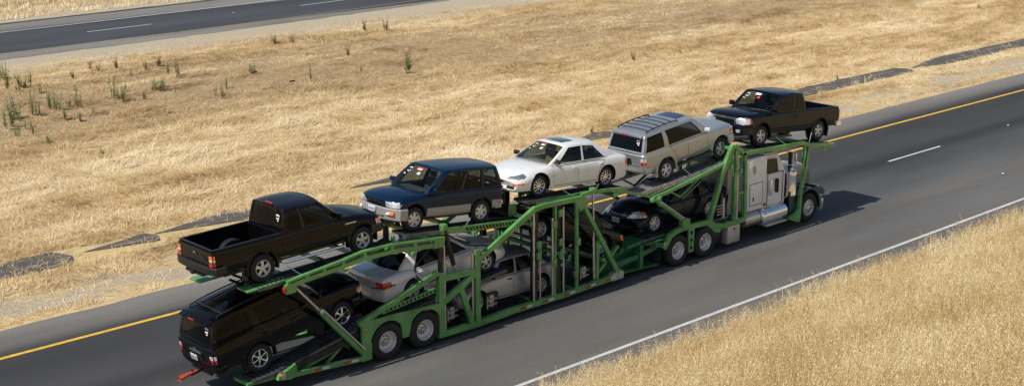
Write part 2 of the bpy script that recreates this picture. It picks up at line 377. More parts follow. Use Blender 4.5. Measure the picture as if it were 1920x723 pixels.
def laid_grass(name, N, bounds, ln, wd, lean, m, keep=None, seed=0):
    g = np.random.default_rng(seed)
    x0, x1, y0, y1 = bounds
    u = g.random(N); X = x0+(x1-x0)*u**1.25; Y = y0+(y1-y0)*g.random(N)
    # sightline wedge: keep what the photo can see
    ang = np.degrees(np.arctan2(X, Y+25.87)); k = (ang > 19.5) & (ang < 66)
    if keep is not None: k &= keep(X, Y, g)
    X, Y = X[k], Y[k]; n_ = len(X)
    a = (fbm(X*.35, Y*.5, seed+1)*3.2+fbm(X*1.5, Y*1.5, seed+2)*2.2-1.9)*1.6 + g.normal(0, .45, n_)
    L = ln*(.5+g.random(n_))*(.6+.8*fbm(X*.6, Y*.8, seed+5)); Wd = wd*(.6+.8*g.random(n_))
    el = np.clip(lean+g.normal(0, .22, n_)+(fbm(X*1.1, Y*1.3, seed+6)-.5)*.9, .06, 1.4)
    dx, dy, dz = np.cos(a)*np.cos(el), np.sin(a)*np.cos(el), np.sin(el)
    Z = zter(X, Y)+.01
    px, py = -np.sin(a)*Wd/2, np.cos(a)*Wd/2
    tw = g.normal(0, .5, n_)*Wd
    base = np.stack([X, Y, Z], 1)
    v0 = base-np.stack([px, py, 0*px], 1); v1 = base+np.stack([px, py, tw], 1)
    md = base+np.stack([dx*L*.6, dy*L*.6, dz*L*.75], 1); v2 = md+np.stack([px, py, tw*.5], 1); v3 = md-np.stack([px, py, 0*px], 1)
    v4 = base+np.stack([dx*L, dy*L, dz*L*.8], 1)
    v = np.stack([v0, v1, v2, v3, v4], 1).reshape(-1, 3); i = np.arange(n_)*5
    f = np.stack([np.stack([i, i+1, i+2], 1), np.stack([i, i+2, i+3], 1), np.stack([i+3, i+2, i+4], 1)], 1).reshape(-1, 3)
    tone = np.clip(.55+(fbm(X*.10, Y*.42, 109)-.5)*.95+(fbm(X*.5, Y*1.9, 111)-.5)*.9+(fbm(X*2.2, Y*3.0, seed+11)-.5)*.5+g.normal(0, .13, n_)-.22*np.clip((Y-31)/5, 0, 1)*np.clip((48-Y)/4, 0, 1), 0, 1)
    return np_mesh(name, v, f, m, np.repeat(tone, 3))
gm1 = grass_mat('straw_grass', [(.0, (.35, .225, .105)), (.3, (.57, .40, .20)), (.6, (.75, .57, .315)), (1, (.90, .77, .53))])
def keep_med(X, Y, g):
    drain = (Y > 17.05+.5*fbm(X*.9, X*0, 90)) & (Y < 18.6+.9*fbm(X*.7, X*0, 91)) & (((X > 2) & (X < 28.8)) | ((X > 32) & (X < 36.6)) | ((X > 44) & (X < 49.6)) | ((X > 59) & (X < 96)))
    edge = .55*(Y < 14.1+.9*(fbm(X*.6, X*0, 83)-.5))*(fbm(X*.4, X*0, 84) > .35)
    p = np.maximum(np.clip((Y+(fbm(X*.5, Y*.5, 77)-.5)*3-15.2)/1.5, .06, 1), edge)*np.clip((49.5-Y+(fbm(X*.4, Y*.4, 78)-.5)*4)/2, .04, 1)
    soilb = np.clip((Y-31)/5, 0, 1)*np.clip((47-Y)/4, 0, 1)
    p *= 1-.8*soilb*np.clip((fbm(X*.3, Y*.8, 79)-.36)/.12, 0, 1)
    p = np.where(drain, p*.09*(fbm(X*1.1, Y*1.5, 95) > .5), p)
    return g.random(len(X)) < p
tag(laid_grass('grass', 1150000, (10, 140, 13.3, 51), .26, .015, .20, gm1, keep_med, 31), 'matted short dry straw lying across the median', 'grass', kind='stuff')
tag(laid_grass('grass', 110000, (10, 140, 14.5, 51), .60, .013, .14, gm1, keep_med, 33), 'flattened dry straw grass covering the median between the carriageways', 'grass', kind='stuff')
tag(laid_grass('grass', 60000, (35, 150, 67.5, 100), .40, .04, .6, gm1, None, 35), 'dry grass on the verge beyond the far carriageway', 'grass', kind='stuff')
# tall wild oats on the near bank
gm2 = grass_mat('oat_grass', [(.0, (.50, .35, .155)), (.35, (.72, .55, .28)), (.65, (.86, .71, .43)), (1, (.96, .90, .72))], .38, .45)
def oats(N, seed):
    g = np.random.default_rng(seed)
    X = 14+66*g.random(N); Y = -.75-15.5*g.random(N)**1.0
    ang = np.degrees(np.arctan2(X, Y+25.87)); k = (ang > 30) & (ang < 66)
    edge = -.75-.9*fbm(X*.8, X*0, 3)+.25
    k &= (Y < edge) & ((Y < edge-.8) | (g.random(N) < .35))
    dist = np.hypot(X, Y+25.87); k &= g.random(N) < np.clip(30/dist, .35, 1)*1.2
    X, Y = X[k], Y[k]; n_ = len(X); Z = zter(X, Y)
    H = (.42+.34*g.random(n_))*(.7+.6*fbm(X*.7, Y*.7, 5)); a = g.normal(.6, 1.1, n_); bend = H*(.15+.35*g.random(n_))
    va = g.random(n_)*6.28; wx, wy = np.cos(va)*.0045, np.sin(va)*.0045
    def P(t): return np.stack([X+np.cos(a)*bend*t**2, Y+np.sin(a)*bend*t**2, Z+H*(t-.12*t**3)], 1)
    wv = np.stack([wx, wy, 0*wx], 1)
    ps = [P(t) for t in (0, .35, .7, 1)]
    vs = []; fs = []; tn = []; off = 0
    tone = np.clip(.45+(fbm(X*.5, Y*.5, 8)-.5)*.8+g.normal(0, .15, n_), 0, 1)
    v = np.stack([q for p in ps for q in (p-wv, p+wv)], 1).reshape(-1, 3); i = np.arange(n_)*8
    vs.append(v)
    for s in range(3):
        fs.append(np.stack([i+2*s, i+2*s+1, i+2*s+3], 1)); fs.append(np.stack([i+2*s, i+2*s+3, i+2*s+2], 1)); tn += [tone-.1, tone-.1]
    off += len(v)
    # drooping spikelets
    for q in range(10):
        t = .62+.4*g.random(n_); c = P(t); b = g.random(n_)*6.28; rr = .015+.05*g.random(n_)
        c = c+np.stack([np.cos(b)*rr, np.sin(b)*rr, -.01-.03*g.random(n_)], 1)
        ln = .022+.024*g.random(n_); w = .006+.006*g.random(n_); d2 = g.random(n_)*6.28
        dirv = np.stack([np.cos(b)*.5+g.normal(0, .25, n_), np.sin(b)*.5+g.normal(0, .25, n_), -.8*np.ones(n_)], 1); dirv /= np.linalg.norm(dirv, axis=1)[:, None]
        sd = np.stack([np.cos(d2), np.sin(d2), g.normal(0, .3, n_)], 1)*w[:, None]
        v = np.stack([c, c+dirv*ln[:, None]*.5+sd, c+dirv*ln[:, None], c+dirv*ln[:, None]*.5-sd], 1).reshape(-1, 3); i = off+np.arange(n_)*4
        vs.append(v); fs.append(np.stack([i, i+1, i+2], 1)); fs.append(np.stack([i, i+2, i+3], 1)); off += len(v)
        t_ = np.clip(tone+.10+g.normal(0, .26, n_), 0, 1); tn += [t_, t_]
    return np_mesh('grass', np.concatenate(vs), np.concatenate(fs), gm2, np.concatenate(tn))
tag(oats(95000, 5), 'tall golden wild oat grass with drooping seed heads on the near bank', 'grass', kind='stuff')

# ------------------------------------------------------------------ car builder
def hermite(xs, ys, q):
    xs = np.array(xs, float); ys = np.array(ys, float); d = np.diff(ys)/np.diff(xs)
    m = np.zeros(len(xs)); m[0] = d[0]; m[-1] = d[-1]
    for i in range(1, len(xs)-1):
        m[i] = 0 if d[i-1]*d[i] <= 0 else 2*d[i-1]*d[i]/(d[i-1]+d[i])
    i = np.clip(np.searchsorted(xs, q, side='right')-1, 0, len(xs)-2); h = xs[i+1]-xs[i]; t = np.clip((q-xs[i])/h, 0, 1)
    return (2*t**3-3*t**2+1)*ys[i]+(t**3-2*t**2+t)*h*m[i]+(-2*t**3+3*t**2)*ys[i+1]+(t**3-t**2)*h*m[i+1]
def lower_body(st, hw, bowf, bowr):
    # st rows: x, zb, zs (shoulder), zt (top centre), w (factor of hw), ws (factor)
    st = sorted(st); A = np.array(st, float); x0, x1 = A[0, 0], A[-1, 0]
    q = np.unique(np.concatenate([A[:, 0], np.arange(x0, x1, .07)])); q = q[np.concatenate([[True], np.diff(q) > .012])]
    q[-1] = x1
    zb, zs, zt, w, ws = [hermite(A[:, 0], A[:, k], q) for k in range(1, 6)]
    w = w*hw; ws = ws*hw
    bm = bmesh.new(); rings = []
    for k, x in enumerate(q):
        h = zs[k]-zb[k]; a = ws[k]
        half = [(0, zb[k]), (.55*w[k], zb[k]), (.88*w[k], zb[k]+.01), (.955*w[k], zb[k]+min(.04, h*.12)), (.985*w[k], zb[k]+h*.22), (w[k], zb[k]+h*.42),
                (w[k]*1.0, zb[k]+h*.58), (w[k]*.992, zb[k]+h*.72), (w[k]*.55+a*.45, zb[k]+h*.88), (a, zs[k]-.012), (a-.035, zs[k]+.012), (a-.10, zs[k]*.75+zt[k]*.25+.008), (a*.66, zs[k]*.35+zt[k]*.65), (a*.33, zs[k]*.08+zt[k]*.92), (0, zt[k])]
        pts = half + [(-y, z) for y, z in half[-2:0:-1]]
        tf = np.clip((x-(x1-.55))/.55, 0, 1); tr = np.clip(((x0+.5)-x)/.5, 0, 1)
        ring = []
        for y, z in pts:
            xx = x - bowf*abs(y/hw)**2.6*tf**.8 + bowr*abs(y/hw)**2.6*tr**.8
            ring.append(bm.verts.new((xx, y, z)))
        rings.append(ring)
    n = len(rings[0])
    for a, b in zip(rings, rings[1:]):
        for k in range(n): bm.faces.new((a[k], a[(k+1) % n], b[(k+1) % n], b[k]))
    bm.faces.new(rings[0]); bm.faces.new(rings[-1][::-1])
    for ring in (rings[0], rings[-1]):
        pass
    bmesh.ops.triangulate(bm, faces=[f for f in bm.faces if len(f.verts) > 4])
    bmesh.ops.recalc_face_normals(bm, faces=bm.faces[:])
    return bm
def boolean_cut(bm, cut, mats, name):
    me = bpy.data.meshes.new(name); bm.to_mesh(me); bm.free()
    mc = bpy.data.meshes.new('cut'); bmesh.ops.recalc_face_normals(cut, faces=cut.faces[:]); cut.to_mesh(mc); cut.free()
    for m in mats: me.materials.append(m); mc.materials.append(m)
    a = bpy.data.objects.new(name, me); b = bpy.data.objects.new('cut', mc); COL.objects.link(a); COL.objects.link(b)
    md = a.modifiers.new('b', 'BOOLEAN'); md.object = b; md.operation = 'DIFFERENCE'; md.solver = 'EXACT'
    bpy.context.view_layer.update()
    dg = bpy.context.evaluated_depsgraph_get()
    r = bpy.data.meshes.new_from_object(a.evaluated_get(dg)); bo = bmesh.new(); bo.from_mesh(r)
    bpy.data.objects.remove(a); bpy.data.objects.remove(b); bpy.data.meshes.remove(me); bpy.data.meshes.remove(mc); bpy.data.meshes.remove(r)
    return bo
class GH:
    def __init__(s, d): s.__dict__.update(d)
    def XA(s, v): return s.xA0+(s.xA1-s.xA0)*v+s.cA*math.sin(math.pi*v)
    def XC(s, v): return s.xC0+(s.xC1-s.xC0)*v-s.cC*math.sin(math.pi*v)
    def zbelt(s, u): return s.zb[0]+(s.zb[1]-s.zb[0])*u
    def zroof(s, u): return s.zr[0]+(s.zr[1]-s.zr[0])*u + s.hump*(1-(2*u-1)**2)
    def Y(s, v): return s.wb+(s.wt-s.wb)*v+.025*math.sin(math.pi*v)
    def side(s, u, v, sg=1, off=0):
        z = s.zbelt(u)*(1-v)+s.zroof(u)*v; pin = s.pinch*(max(0, abs(2*u-1)-.55)/.45)**2*(1 if u > .5 else .4)
        return Vector((s.XA(v)*(1-u)+s.XC(v)*u, sg*(s.Y(v)-off-pin), z))
    def roof(s, u, t, lift=0):      # t in -1..1
        yy = t*(s.Y(1)-s.pinch*(max(0, abs(2*u-1)-.55)/.45)**2*(1 if u > .5 else .4))
        x = (s.XA(1)+s.bowA*(1-t*t))*(1-u)+(s.XC(1)-s.bowC*(1-t*t))*u
        return Vector((x, yy, s.zroof(u)+s.crown*(1-abs(t)**3.2)+lift))
    def front(s, w, v, off=0):
        e = s.side(0, v); bow = s.bowA0*(1-v)+s.bowA*v
        return Vector((e.x+bow*(1-w*w)-off, w*e.y, e.z+(s.crown*(1-abs(w)**3.2))*v**2+s.dz0*(1-w*w)*(1-v)))
    def back(s, w, v, off=0):
        e = s.side(1, v); bow = s.bowC0*(1-v)+s.bowC*v
        return Vector((e.x-bow*(1-w*w)+off, w*e.y, e.z+(s.crown*(1-abs(w)**3.2))*v**2+s.dz1*(1-w*w)*(1-v)))
def patch(bm, fn, us, vs, mi, skip=lambda i, j: False, sub=.12, flip=False, matof=None):
    def dens(a, n):
        out = []
        for k in range(len(a)-1):
            m_ = max(1, int(math.ceil(abs(a[k+1]-a[k])/n))); out += [(a[k]+(a[k+1]-a[k])*t/m_, k) for t in range(m_)]
        return out+[(a[-1], len(a)-2)]
    U, V = dens(us, sub), dens(vs, sub*2)
    cache = {}
    def V_(i, j):
        if (i, j) not in cache: cache[i, j] = bm.verts.new(fn(U[i][0], V[j][0]))
        return cache[i, j]
    for i in range(len(U)-1):
        for j in range(len(V)-1):
            if skip(U[i][1], V[j][1]): continue
            f = bm.faces.new((V_(i, j), V_(i+1, j), V_(i+1, j+1), V_(i, j+1)) if not flip else (V_(i, j+1), V_(i+1, j+1), V_(i+1, j), V_(i, j)))
            f.material_index = matof(U[i][1], V[j][1]) if matof else mi
def decal(bvh, specs, mat_, name, parent, off=.006, thick=.012, grid=.035, both=True):
    paired = any(m_ == 'side' or m_.endswith('2') for m_, _ in specs) and name != 'tailgate_seam'
    o = None
    if name == 'side_cladding':
        for sp in specs: o = decal_(bvh, [sp], mat_, name, parent, off, thick, grid, (1,)); o = decal_(bvh, [sp], mat_, name, parent, off, thick, grid, (-1,))
        return
    if name in ('air_intake', 'grille_bar') and not paired:
        for sp in specs: decal_(bvh, [sp], mat_, name, parent, off, thick, grid, (1,))
        return
    for sg in ((1, -1) if paired else (1,)): o = decal_(bvh, specs, mat_, name, parent, off, thick, grid, (sg,))
    return o
def decal_(bvh, specs, mat_, name, parent, off, thick, grid, sides):
    bm = bmesh.new()
    for mode, poly in specs:
        for sg in sides:
            md = mode.rstrip('2')
            if md == 'side': P = [Vector((x, sg*1.6, z)) for x, z in poly]; d = Vector((0, -sg, 0)); ax = (Vector((1, 0, 0)), Vector((0, 0, 1)))
            elif md == 'front': P = [Vector((8, sg*y, z)) for y, z in poly]; d = Vector((-1, 0, 0)); ax = (Vector((0, 1, 0)), Vector((0, 0, 1)))
            elif md == 'rear': P = [Vector((-8, sg*y, z)) for y, z in poly]; d = Vector((1, 0, 0)); ax = (Vector((0, 1, 0)), Vector((0, 0, 1)))
            elif md == 'top': P = [Vector((x, sg*y, 3)) for x, y in poly]; d = Vector((0, 0, -1)); ax = (Vector((1, 0, 0)), Vector((0, 1, 0)))
            b2 = bmesh.new(); f = b2.faces.new([b2.verts.new(p) for p in P])
            for a in ax:
                vals = [v.co.dot(a) for v in b2.verts]; lo, hi = min(vals), max(vals); n = int((hi-lo)/grid)
                for k in range(1, n+1):
                    c = lo+(hi-lo)*k/(n+1)
                    bmesh.ops.bisect_plane(b2, geom=b2.verts[:]+b2.edges[:]+b2.faces[:], plane_co=a*c, plane_no=a)
            hits = {}; dd = []
            for v in b2.verts:
                h = bvh.ray_cast(v.co, d)
                if h[0] is not None: hits[v] = h[0]; dd.append((h[0]-v.co).length)
            if not dd: b2.free(); continue
            med = sorted(dd)[len(dd)//2]
            new = {}; low = {}
            for v in b2.verts:
                p = hits.get(v)
                if p is None or abs((p-v.co).length-med) > .28: continue
                new[v] = bm.verts.new(p-d*off); low[v] = bm.verts.new(p+d*thick)
            bmesh.ops.delete(b2, geom=[v for v in b2.verts if v not in new], context='VERTS')
            for f in b2.faces: bm.faces.new([new[v] for v in f.verts])
            for e in b2.edges:
                if len(e.link_faces) == 1: bm.faces.new((new[e.verts[0]], new[e.verts[1]], low[e.verts[1]], low[e.verts[0]]))
            b2.free()
    bmesh.ops.recalc_face_normals(bm, faces=bm.faces[:])
    return finish(name, bm, mat_, parent, angle=40)
def ring_line(pts, w):        # closed thin outline -> list of quads (2D)
    out = []
    n = len(pts)
    for i in range(n):
        a = Vector(pts[i]); b = Vector(pts[(i+1) % n]); d = (b-a).normalized(); m_ = Vector((-d.y, d.x))*w/2
        out.append([a-m_, b-m_, b+m_, a+m_])
    return [[tuple(p) for p in q] for q in out]
WHEELS = {}
def make_wheel(kind, r, tw=.235, cap=None):
    """tyre mesh (axis Y, outer face -Y) with a rim below it"""
    key = (kind, r)
    if key in WHEELS: return WHEELS[key]
    rr = {'suv5': .58, 'steel6': .60, 'sedan10': .66, 'thin6': .62, 'hub7': .66, 'five': .62}[kind]*r
    bm = bmesh.new(); h = tw/2
    lathe(bm, [(rr, -h+.03), (rr+.015, -h+.006), (rr+(r-rr)*.5, -h-.004), (r-.035, -h+.008), (r-.012, -h+.03), (r, -h+.055), (r, h-.055), (r-.012, h-.03), (r-.035, h), (rr, h-.02), (rr-.01, 0), (rr, -h+.03)], 40)
    bm.normal_update()
    for f in bm.faces: f.smooth = True
    for e in bm.edges:
        if len(e.link_faces) == 2 and e.calc_face_angle(0) > R(50): e.smooth = False
    mt = bpy.data.meshes.new('tyre'); bm.to_mesh(mt); bm.free(); mt.materials.append(M['rubber'])
    bm = bmesh.new()
    lathe(bm, [(rr+.004, -h+.016), (rr-.008, -h+.008), (rr-.022, -h+.022), (rr-.028, -h+.08), (rr-.03, h-.05)], 36)
    y0 = -h+.045
    ns, wd, wo, dk = {'suv5': (5, .075, .085, .03), 'steel6': (6, .085, .10, .02), 'sedan10': (10, .022, .028, .02), 'thin6': (6, .032, .045, .01), 'hub7': (7, .055, .07, .02), 'five': (5, .06, .07, .02)}[kind]
    for k in range(ns):
        a = 2*math.pi*k/ns+.3
        c, s_ = math.cos(a), math.sin(a)
        r0, r1 = .045, rr-.015
        P = [(r0, -wd*.45), (r1, -wo/2*(r/.36)), (r1, wo/2*(r/.36)), (r0, wd*.45)]
        vs = [[bm.verts.new((p*c-t*s_, y, p*s_+t*c)) for p, t in P] for y in (y0-.012, y0+.02)]
        for i_, (p, t) in enumerate(P):
            if i_ in (1, 2): vs[0][i_].co.y += .018
        bm.faces.new(vs[0]); bm.faces.new(vs[1][::-1])
        for i_ in range(4): bm.faces.new((vs[0][i_], vs[1][i_], vs[1][(i_+1) % 4], vs[0][(i_+1) % 4]))
    lathe(bm, [(0, y0-.03), (.03, y0-.028), (.05, y0-.012), (.065, y0-.006), (.07, y0+.02)], 20)
    n0 = len(bm.faces)
    lathe(bm, [(0, y0+.06), (rr-.03, y0+.06)], 28)
    bm.faces.ensure_lookup_table()
    for f in bm.faces[n0:]: f.material_index = 1
    bmesh.ops.recalc_face_normals(bm, faces=bm.faces[:])
    for f in bm.faces: f.smooth = True
    for e in bm.edges:
        if len(e.link_faces) == 2 and e.calc_face_angle(0) > R(35): e.smooth = False
    mr = bpy.data.meshes.new('rim'); bm.to_mesh(mr); bm.free(); mr.materials.append(M['chrome'] if kind in ('thin6', 'sedan10') else M['alloy']); mr.materials.append(M['well'])
    WHEELS[key] = (mt, mr); return mt, mr
def add_wheel(parent, kind, r, x, y, z):
    mt, mr = make_wheel(kind, r)
    t = bpy.data.objects.new('wheel', mt); COL.objects.link(t); t.parent = parent; t.location = (x, y, z)
    if y > 0: t.rotation_euler = (0, 0, math.pi)
    q = bpy.data.objects.new('rim', mr); COL.objects.link(q); q.parent = t
def seat(bm, x, y, zb, zt, w=.46):
    box(bm, (x, y, (zb+zt)/2), (.13, w, zt-zb), Matrix.Rotation(R(-12), 3, 'Y'), .04)
    box(bm, (x-.07, y, zt+.09), (.09, .26, .17), Matrix.Rotation(R(-12), 3, 'Y'), .035)
def sweep_bar(bm, plan, zc, hh, dd, bev=.02):
    """bar of height hh, depth dd following plan polyline (x,y)"""
    rings = []
    pts = [Vector(p) for p in plan]
    prof = [(0, -hh/2), (dd*.75, -hh/2), (dd, -hh/2+bev), (dd, hh/2-bev), (dd*.75, hh/2), (0, hh/2)]
    for i, p in enumerate(pts):
        t = (pts[min(i+1, len(pts)-1)]-pts[max(i-1, 0)]).normalized(); nrm = Vector((t.y, -t.x))
        rings.append([bm.verts.new((p.x+nrm.x*o_, p.y+nrm.y*o_, zc+z)) for o_, z in prof])
    n = len(prof); fs = []
    for a, b in zip(rings, rings[1:]):
        for k in range(n): fs.append(bm.faces.new((a[k], a[(k+1) % n], b[(k+1) % n], b[k])))
    fs.append(bm.faces.new(rings[0][::-1])); fs.append(bm.faces.new(rings[-1]))
    bmesh.ops.recalc_face_normals(bm, faces=fs)
def arc_plan(xf, hw, bow, wrap, n=14, sgn=1):
    out = [(xf-sgn*(bow+wrap), -hw*sgn)]
    for k in range(n+1):
        t = -1+2*k/n; y = t*hw; out.append((xf-sgn*bow*abs(t)**2.6, y*sgn))
    out.append((xf-sgn*(bow+wrap), hw*sgn)); return out
HUBY = .85
def build_car(name, label, c):
    """local frame: +x forward, rear hub over x=0, z=0 under the tyres"""
    root = thing(name, label, c['cat'], (0, 0, 0))
    wb, r, hw, pm = c['wb'], c['r'], c['hw'], M[c['paint']]
    bm = lower_body(c['st'], hw, c.get('bowf', .16), c.get('bowr', .08))
    cut = bmesh.new(); Ra = r*c.get('arch', 1.17)
    for x in (0, wb):
        for sg in (1, -1):
            g = bmesh.ops.create_cone(cut, cap_ends=True, segments=36, radius1=Ra, radius2=Ra, depth=.5)['verts']
            bmesh.ops.transform(cut, matrix=Matrix.Translation((x, sg*(hw-.10), r+c.get('archdz', .02))) @ Matrix.Rotation(R(90), 4, 'X'), verts=g)
    for f in cut.faces: f.material_index = 1
    g = GH(dict(cA=.03, cC=0, hump=.02, crown=.06, bowA0=.16, bowA=.10, bowC0=.08, bowC=.06, dz0=.03, dz1=.02, pinch=.0, wt=c['hw']*.78, wb=c['hw']*.93) | c['gh'])
    n0 = len(cut.faces)
    cz = min(g.zb)-.42
    ci = 2
    xa, xc = c['cabin']
    box(cut, ((xa+xc)/2, 0, cz+.5), (xa-xc, 2*(g.wb-.10), 1.0))
    cut.faces.ensure_lookup_table()
    for f in cut.faces[n0:]: f.material_index = 2
    if 'bed' in c:
        n0 = len(cut.faces); x0, x1, zf, zt = c['bed']
        box(cut, ((x0+x1)/2, 0, (zf+zt+.3)/2), (x1-x0, 2*(hw-.13), zt+.3-zf)); cut.faces.ensure_lookup_table()
        for f in cut.faces[n0:]: f.material_index = 3
    bo = boolean_cut(bm, cut, [pm, M['well'], M[c.get('int', 'greyint')], M['plastic']], 'body')
    # greenhouse shell
    gb = bmesh.new()
    wins = c['wins']; v0, v1 = c.get('wv', (.06, .90)); us = [0]
    for a, b in wins: us += [a, b]
    us.append(1); nb = {2*k+1 for k in range(len(wins))}
    blk = set(c.get('blackpillars', ()))
    for sg in (1, -1):
        patch(gb, lambda u, v: g.side(u, v, sg), us, [0, v0, v1, 1], 0, skip=lambda i, j: i in nb and j == 1, flip=(sg > 0), matof=lambda i, j: 1 if (i in blk and j == 1) else 0)
    ts = [-1, -.97, -.9, -.75, -.5, 0, .5, .75, .9, .97, 1]
    patch(gb, lambda u, t: g.roof(u, t), [0, .02, .06, .5, .94, .98, 1], ts, 0, sub=.1, flip=True)
    fw = c.get('fw', (.92, .0, .92)); rw = c.get('rw', (.86, .12, .86))
    patch(gb, lambda w, v: g.front(w, v), [-1, -fw[0], fw[0], 1], [0, max(fw[1], .01), fw[2], 1], 0, skip=lambda i, j: i == 1 and j == 1, sub=.14)
    patch(gb, lambda w, v: g.back(w, v), [-1, -rw[0], rw[0], 1], [0, rw[1], rw[2], 1], 0, skip=lambda i, j: i == 1 and j == 1, sub=.14, flip=True)
    bmesh.ops.remove_doubles(gb, verts=gb.verts[:], dist=.004)
    bmesh.ops.recalc_face_normals(gb, faces=gb.faces[:])
    geom = bmesh.ops.duplicate(gb, geom=gb.verts[:]+gb.edges[:]+gb.faces[:])['geom']
    dv = [x for x in geom if isinstance(x, bmesh.types.BMVert)]; df = [x for x in geom if isinstance(x, bmesh.types.BMFace)]
    cen = Vector(((g.xA0+g.xC0)/2, 0, g.zb[0]+.1))
    for v in dv:
        v.co.y *= .965; v.co.z -= .02; v.co.x += -.03 if v.co.x > cen.x else .03
    for f in df: f.material_index = 2; f.normal_flip()
    bvh_g = BVHTree.FromBMesh(gb); bvh_b = BVHTree.FromBMesh(bo)
    cmb = bmesh.new(); tmp = bpy.data.meshes.new('t'); bo.to_mesh(tmp); cmb.from_mesh(tmp)
    gb.to_mesh(tmp); cmb.from_mesh(tmp); bpy.data.meshes.remove(tmp); bvh = BVHTree.FromBMesh(cmb); cmb.free()
    finish('body', bo, [pm, M['well'], M[c.get('int', 'greyint')], M['plastic']], root, angle=32)
    finish('cabin', gb, [M[c['roofpaint']] if 'roofpaint' in c else pm, M['plastic'], M[c.get('int', 'greyint')]], root, angle=32)
    # glass
    for k, (a, b) in enumerate(wins):
        for sg in (1, -1):
            w_ = bmesh.new(); patch(w_, lambda u, v: g.side(u, v, sg, .010), [a, b], [v0, v1], 0)
            finish('window', w_, M[c['glass'][k] if isinstance(c['glass'], (list, tuple)) else c['glass']], root)
    w_ = bmesh.new(); patch(w_, lambda w, v: g.front(w, v, .010), [-fw[0], fw[0]], [max(fw[1], .01), fw[2]], 0, sub=.14); ws_ = finish('windshield', w_, M['g_wind'], root)
    w_ = bmesh.new(); patch(w_, lambda w, v: g.back(w, v, .010), [-rw[0], rw[0]], [rw[1], rw[2]], 0, sub=.14); rw_ = finish('rear_window', w_, M[c.get('rglass', 'g_dark')], root)
    # wipers
    w_ = bmesh.new()
    for y in (-.5, .12):
        a = g.front(y/g.wb, .03, -.02); b = g.front((y+.55)/g.wb, .10, -.02); path_tube(w_, [a, b], .009, 6)
    finish('wiper', w_, M['plastic'], root)
    # stickers
    def stick(f, w0, w1, v0_, v1_, m_, nm, par, off=.004):
        s_ = bmesh.new(); patch(s_, lambda w, v: f(w, v, off), [w0, w1], [v0_, v1_], 0); o_ = finish(nm, s_, m_, root); return o_
    if c.get('sticker', True):
        s0 = c.get('stw', .12)
        stick(g.front, s0, s0+.30, .78, .88, M[c.get('stcol', 'redpaper')], 'sticker', ws_, -.004)
        stick(g.front, s0+.04, s0+.26, .79, .835, M['paper'], 'sticker', ws_, -.007)
        stick(g.front, s0+.20, s0+.34, .62, .71, M[c.get('stcol2', 'paper')], 'sticker', ws_, -.004)
        s_ = bmesh.new()
        for (w, v) in ((-.66, .80), (-.60, .82), (-.52, .80), (-.64, .68), (-.56, .66), (-.5, .7), (-.7, .56), (-.62, .55)):
            if c.get('stmark', 1): patch(s_, lambda a, b: g.front(a*c.get('stside', 1), b, -.005), [w-.03, w+.025], [v-.018, v+.018], 0)
        finish('chalk_mark', s_, M['paper'], root)
    if c.get('rearmark'):
        s_ = bmesh.new(); rs = c['rearmark']
        for (w, v) in ((.60, .66), (.66, .68), (.72, .66), (.62, .54), (.70, .55), (.68, .46)):
            patch(s_, lambda a, b: g.back(a*rs, b, .006), [w-.035, w+.03], [v-.03, v+.03], 0)
        finish('chalk_mark', s_, M['paper'], root)
    # interior
    w_ = bmesh.new(); zt = g.zb[0]+.20; xm = g.XA(0)*.45+g.XC(0)*.55
    fx = g.XA(0)-1.15
    for y in (-.36, .36): seat(w_, fx, y, cz+.05, zt)
    if len(wins) > 1 and 'bed' not in c:
        box(w_, (fx-.95, 0, (cz+zt-.05)/2), (.14, 1.15, zt-.05-cz), None, .04)
        for y in (-.38, .38): box(w_, (fx-1.0, y, zt+.03), (.09, .25, .13), None, .03)
    finish('seat', w_, M[c.get('int', 'greyint')], root)
    w_ = bmesh.new(); box(w_, (xa-.22, 0, g.zb[0]-.10), (.42, 2*(g.wb-.12), .22), None, .05); finish('dashboard', w_, M[c.get('int', 'greyint')], root)
    w_ = bmesh.new(); cpt = Vector((xa-.55, .36, g.zb[0]+.0)); q = Matrix.Rotation(R(65), 3, 'Y'); 
    path_tube(w_, [cpt+q @ Vector((.18*math.cos(t), .18*math.sin(t), 0)) for t in np.linspace(0, 2*math.pi, 17)], .016, 6)
    finish('steering_wheel', w_, M['plastic'], root)
    # wheels
    for x in (0, wb):
        for sg in (1, -1): add_wheel(root, c['wheel'], r, x, sg*(HUBY-.1175), r)
    w_ = bmesh.new()
    for x in (0, wb): tube(w_, (x, -.62, r), (x, .62, r), .04)
    box(w_, (wb/2, 0, r-.02), (wb*.95, .7, .10)); box(w_, (.0, 0, r+.02), (.3, .25, .22), None, .05)
    finish('axle', w_, M['darkmetal'], root)
    # mirrors
    for sg in (1, -1):
        w_ = bmesh.new(); p = g.side(.04+c.get('mirx', 0), .12, sg); e = Vector((p.x-.02, p.y+sg*.13, p.z+.05))
        box(w_, e, (.09, .20, .13*c.get('mirz', 1)), Matrix.Rotation(R(-12*sg), 3, 'Z'), .03); tube(w_, (p.x, p.y-sg*.02, p.z), (p.x-.02, p.y+sg*.08, p.z+.02), .025)
        finish('mirror', w_, M[c['mircol']] if 'mircol' in c else pm, root)
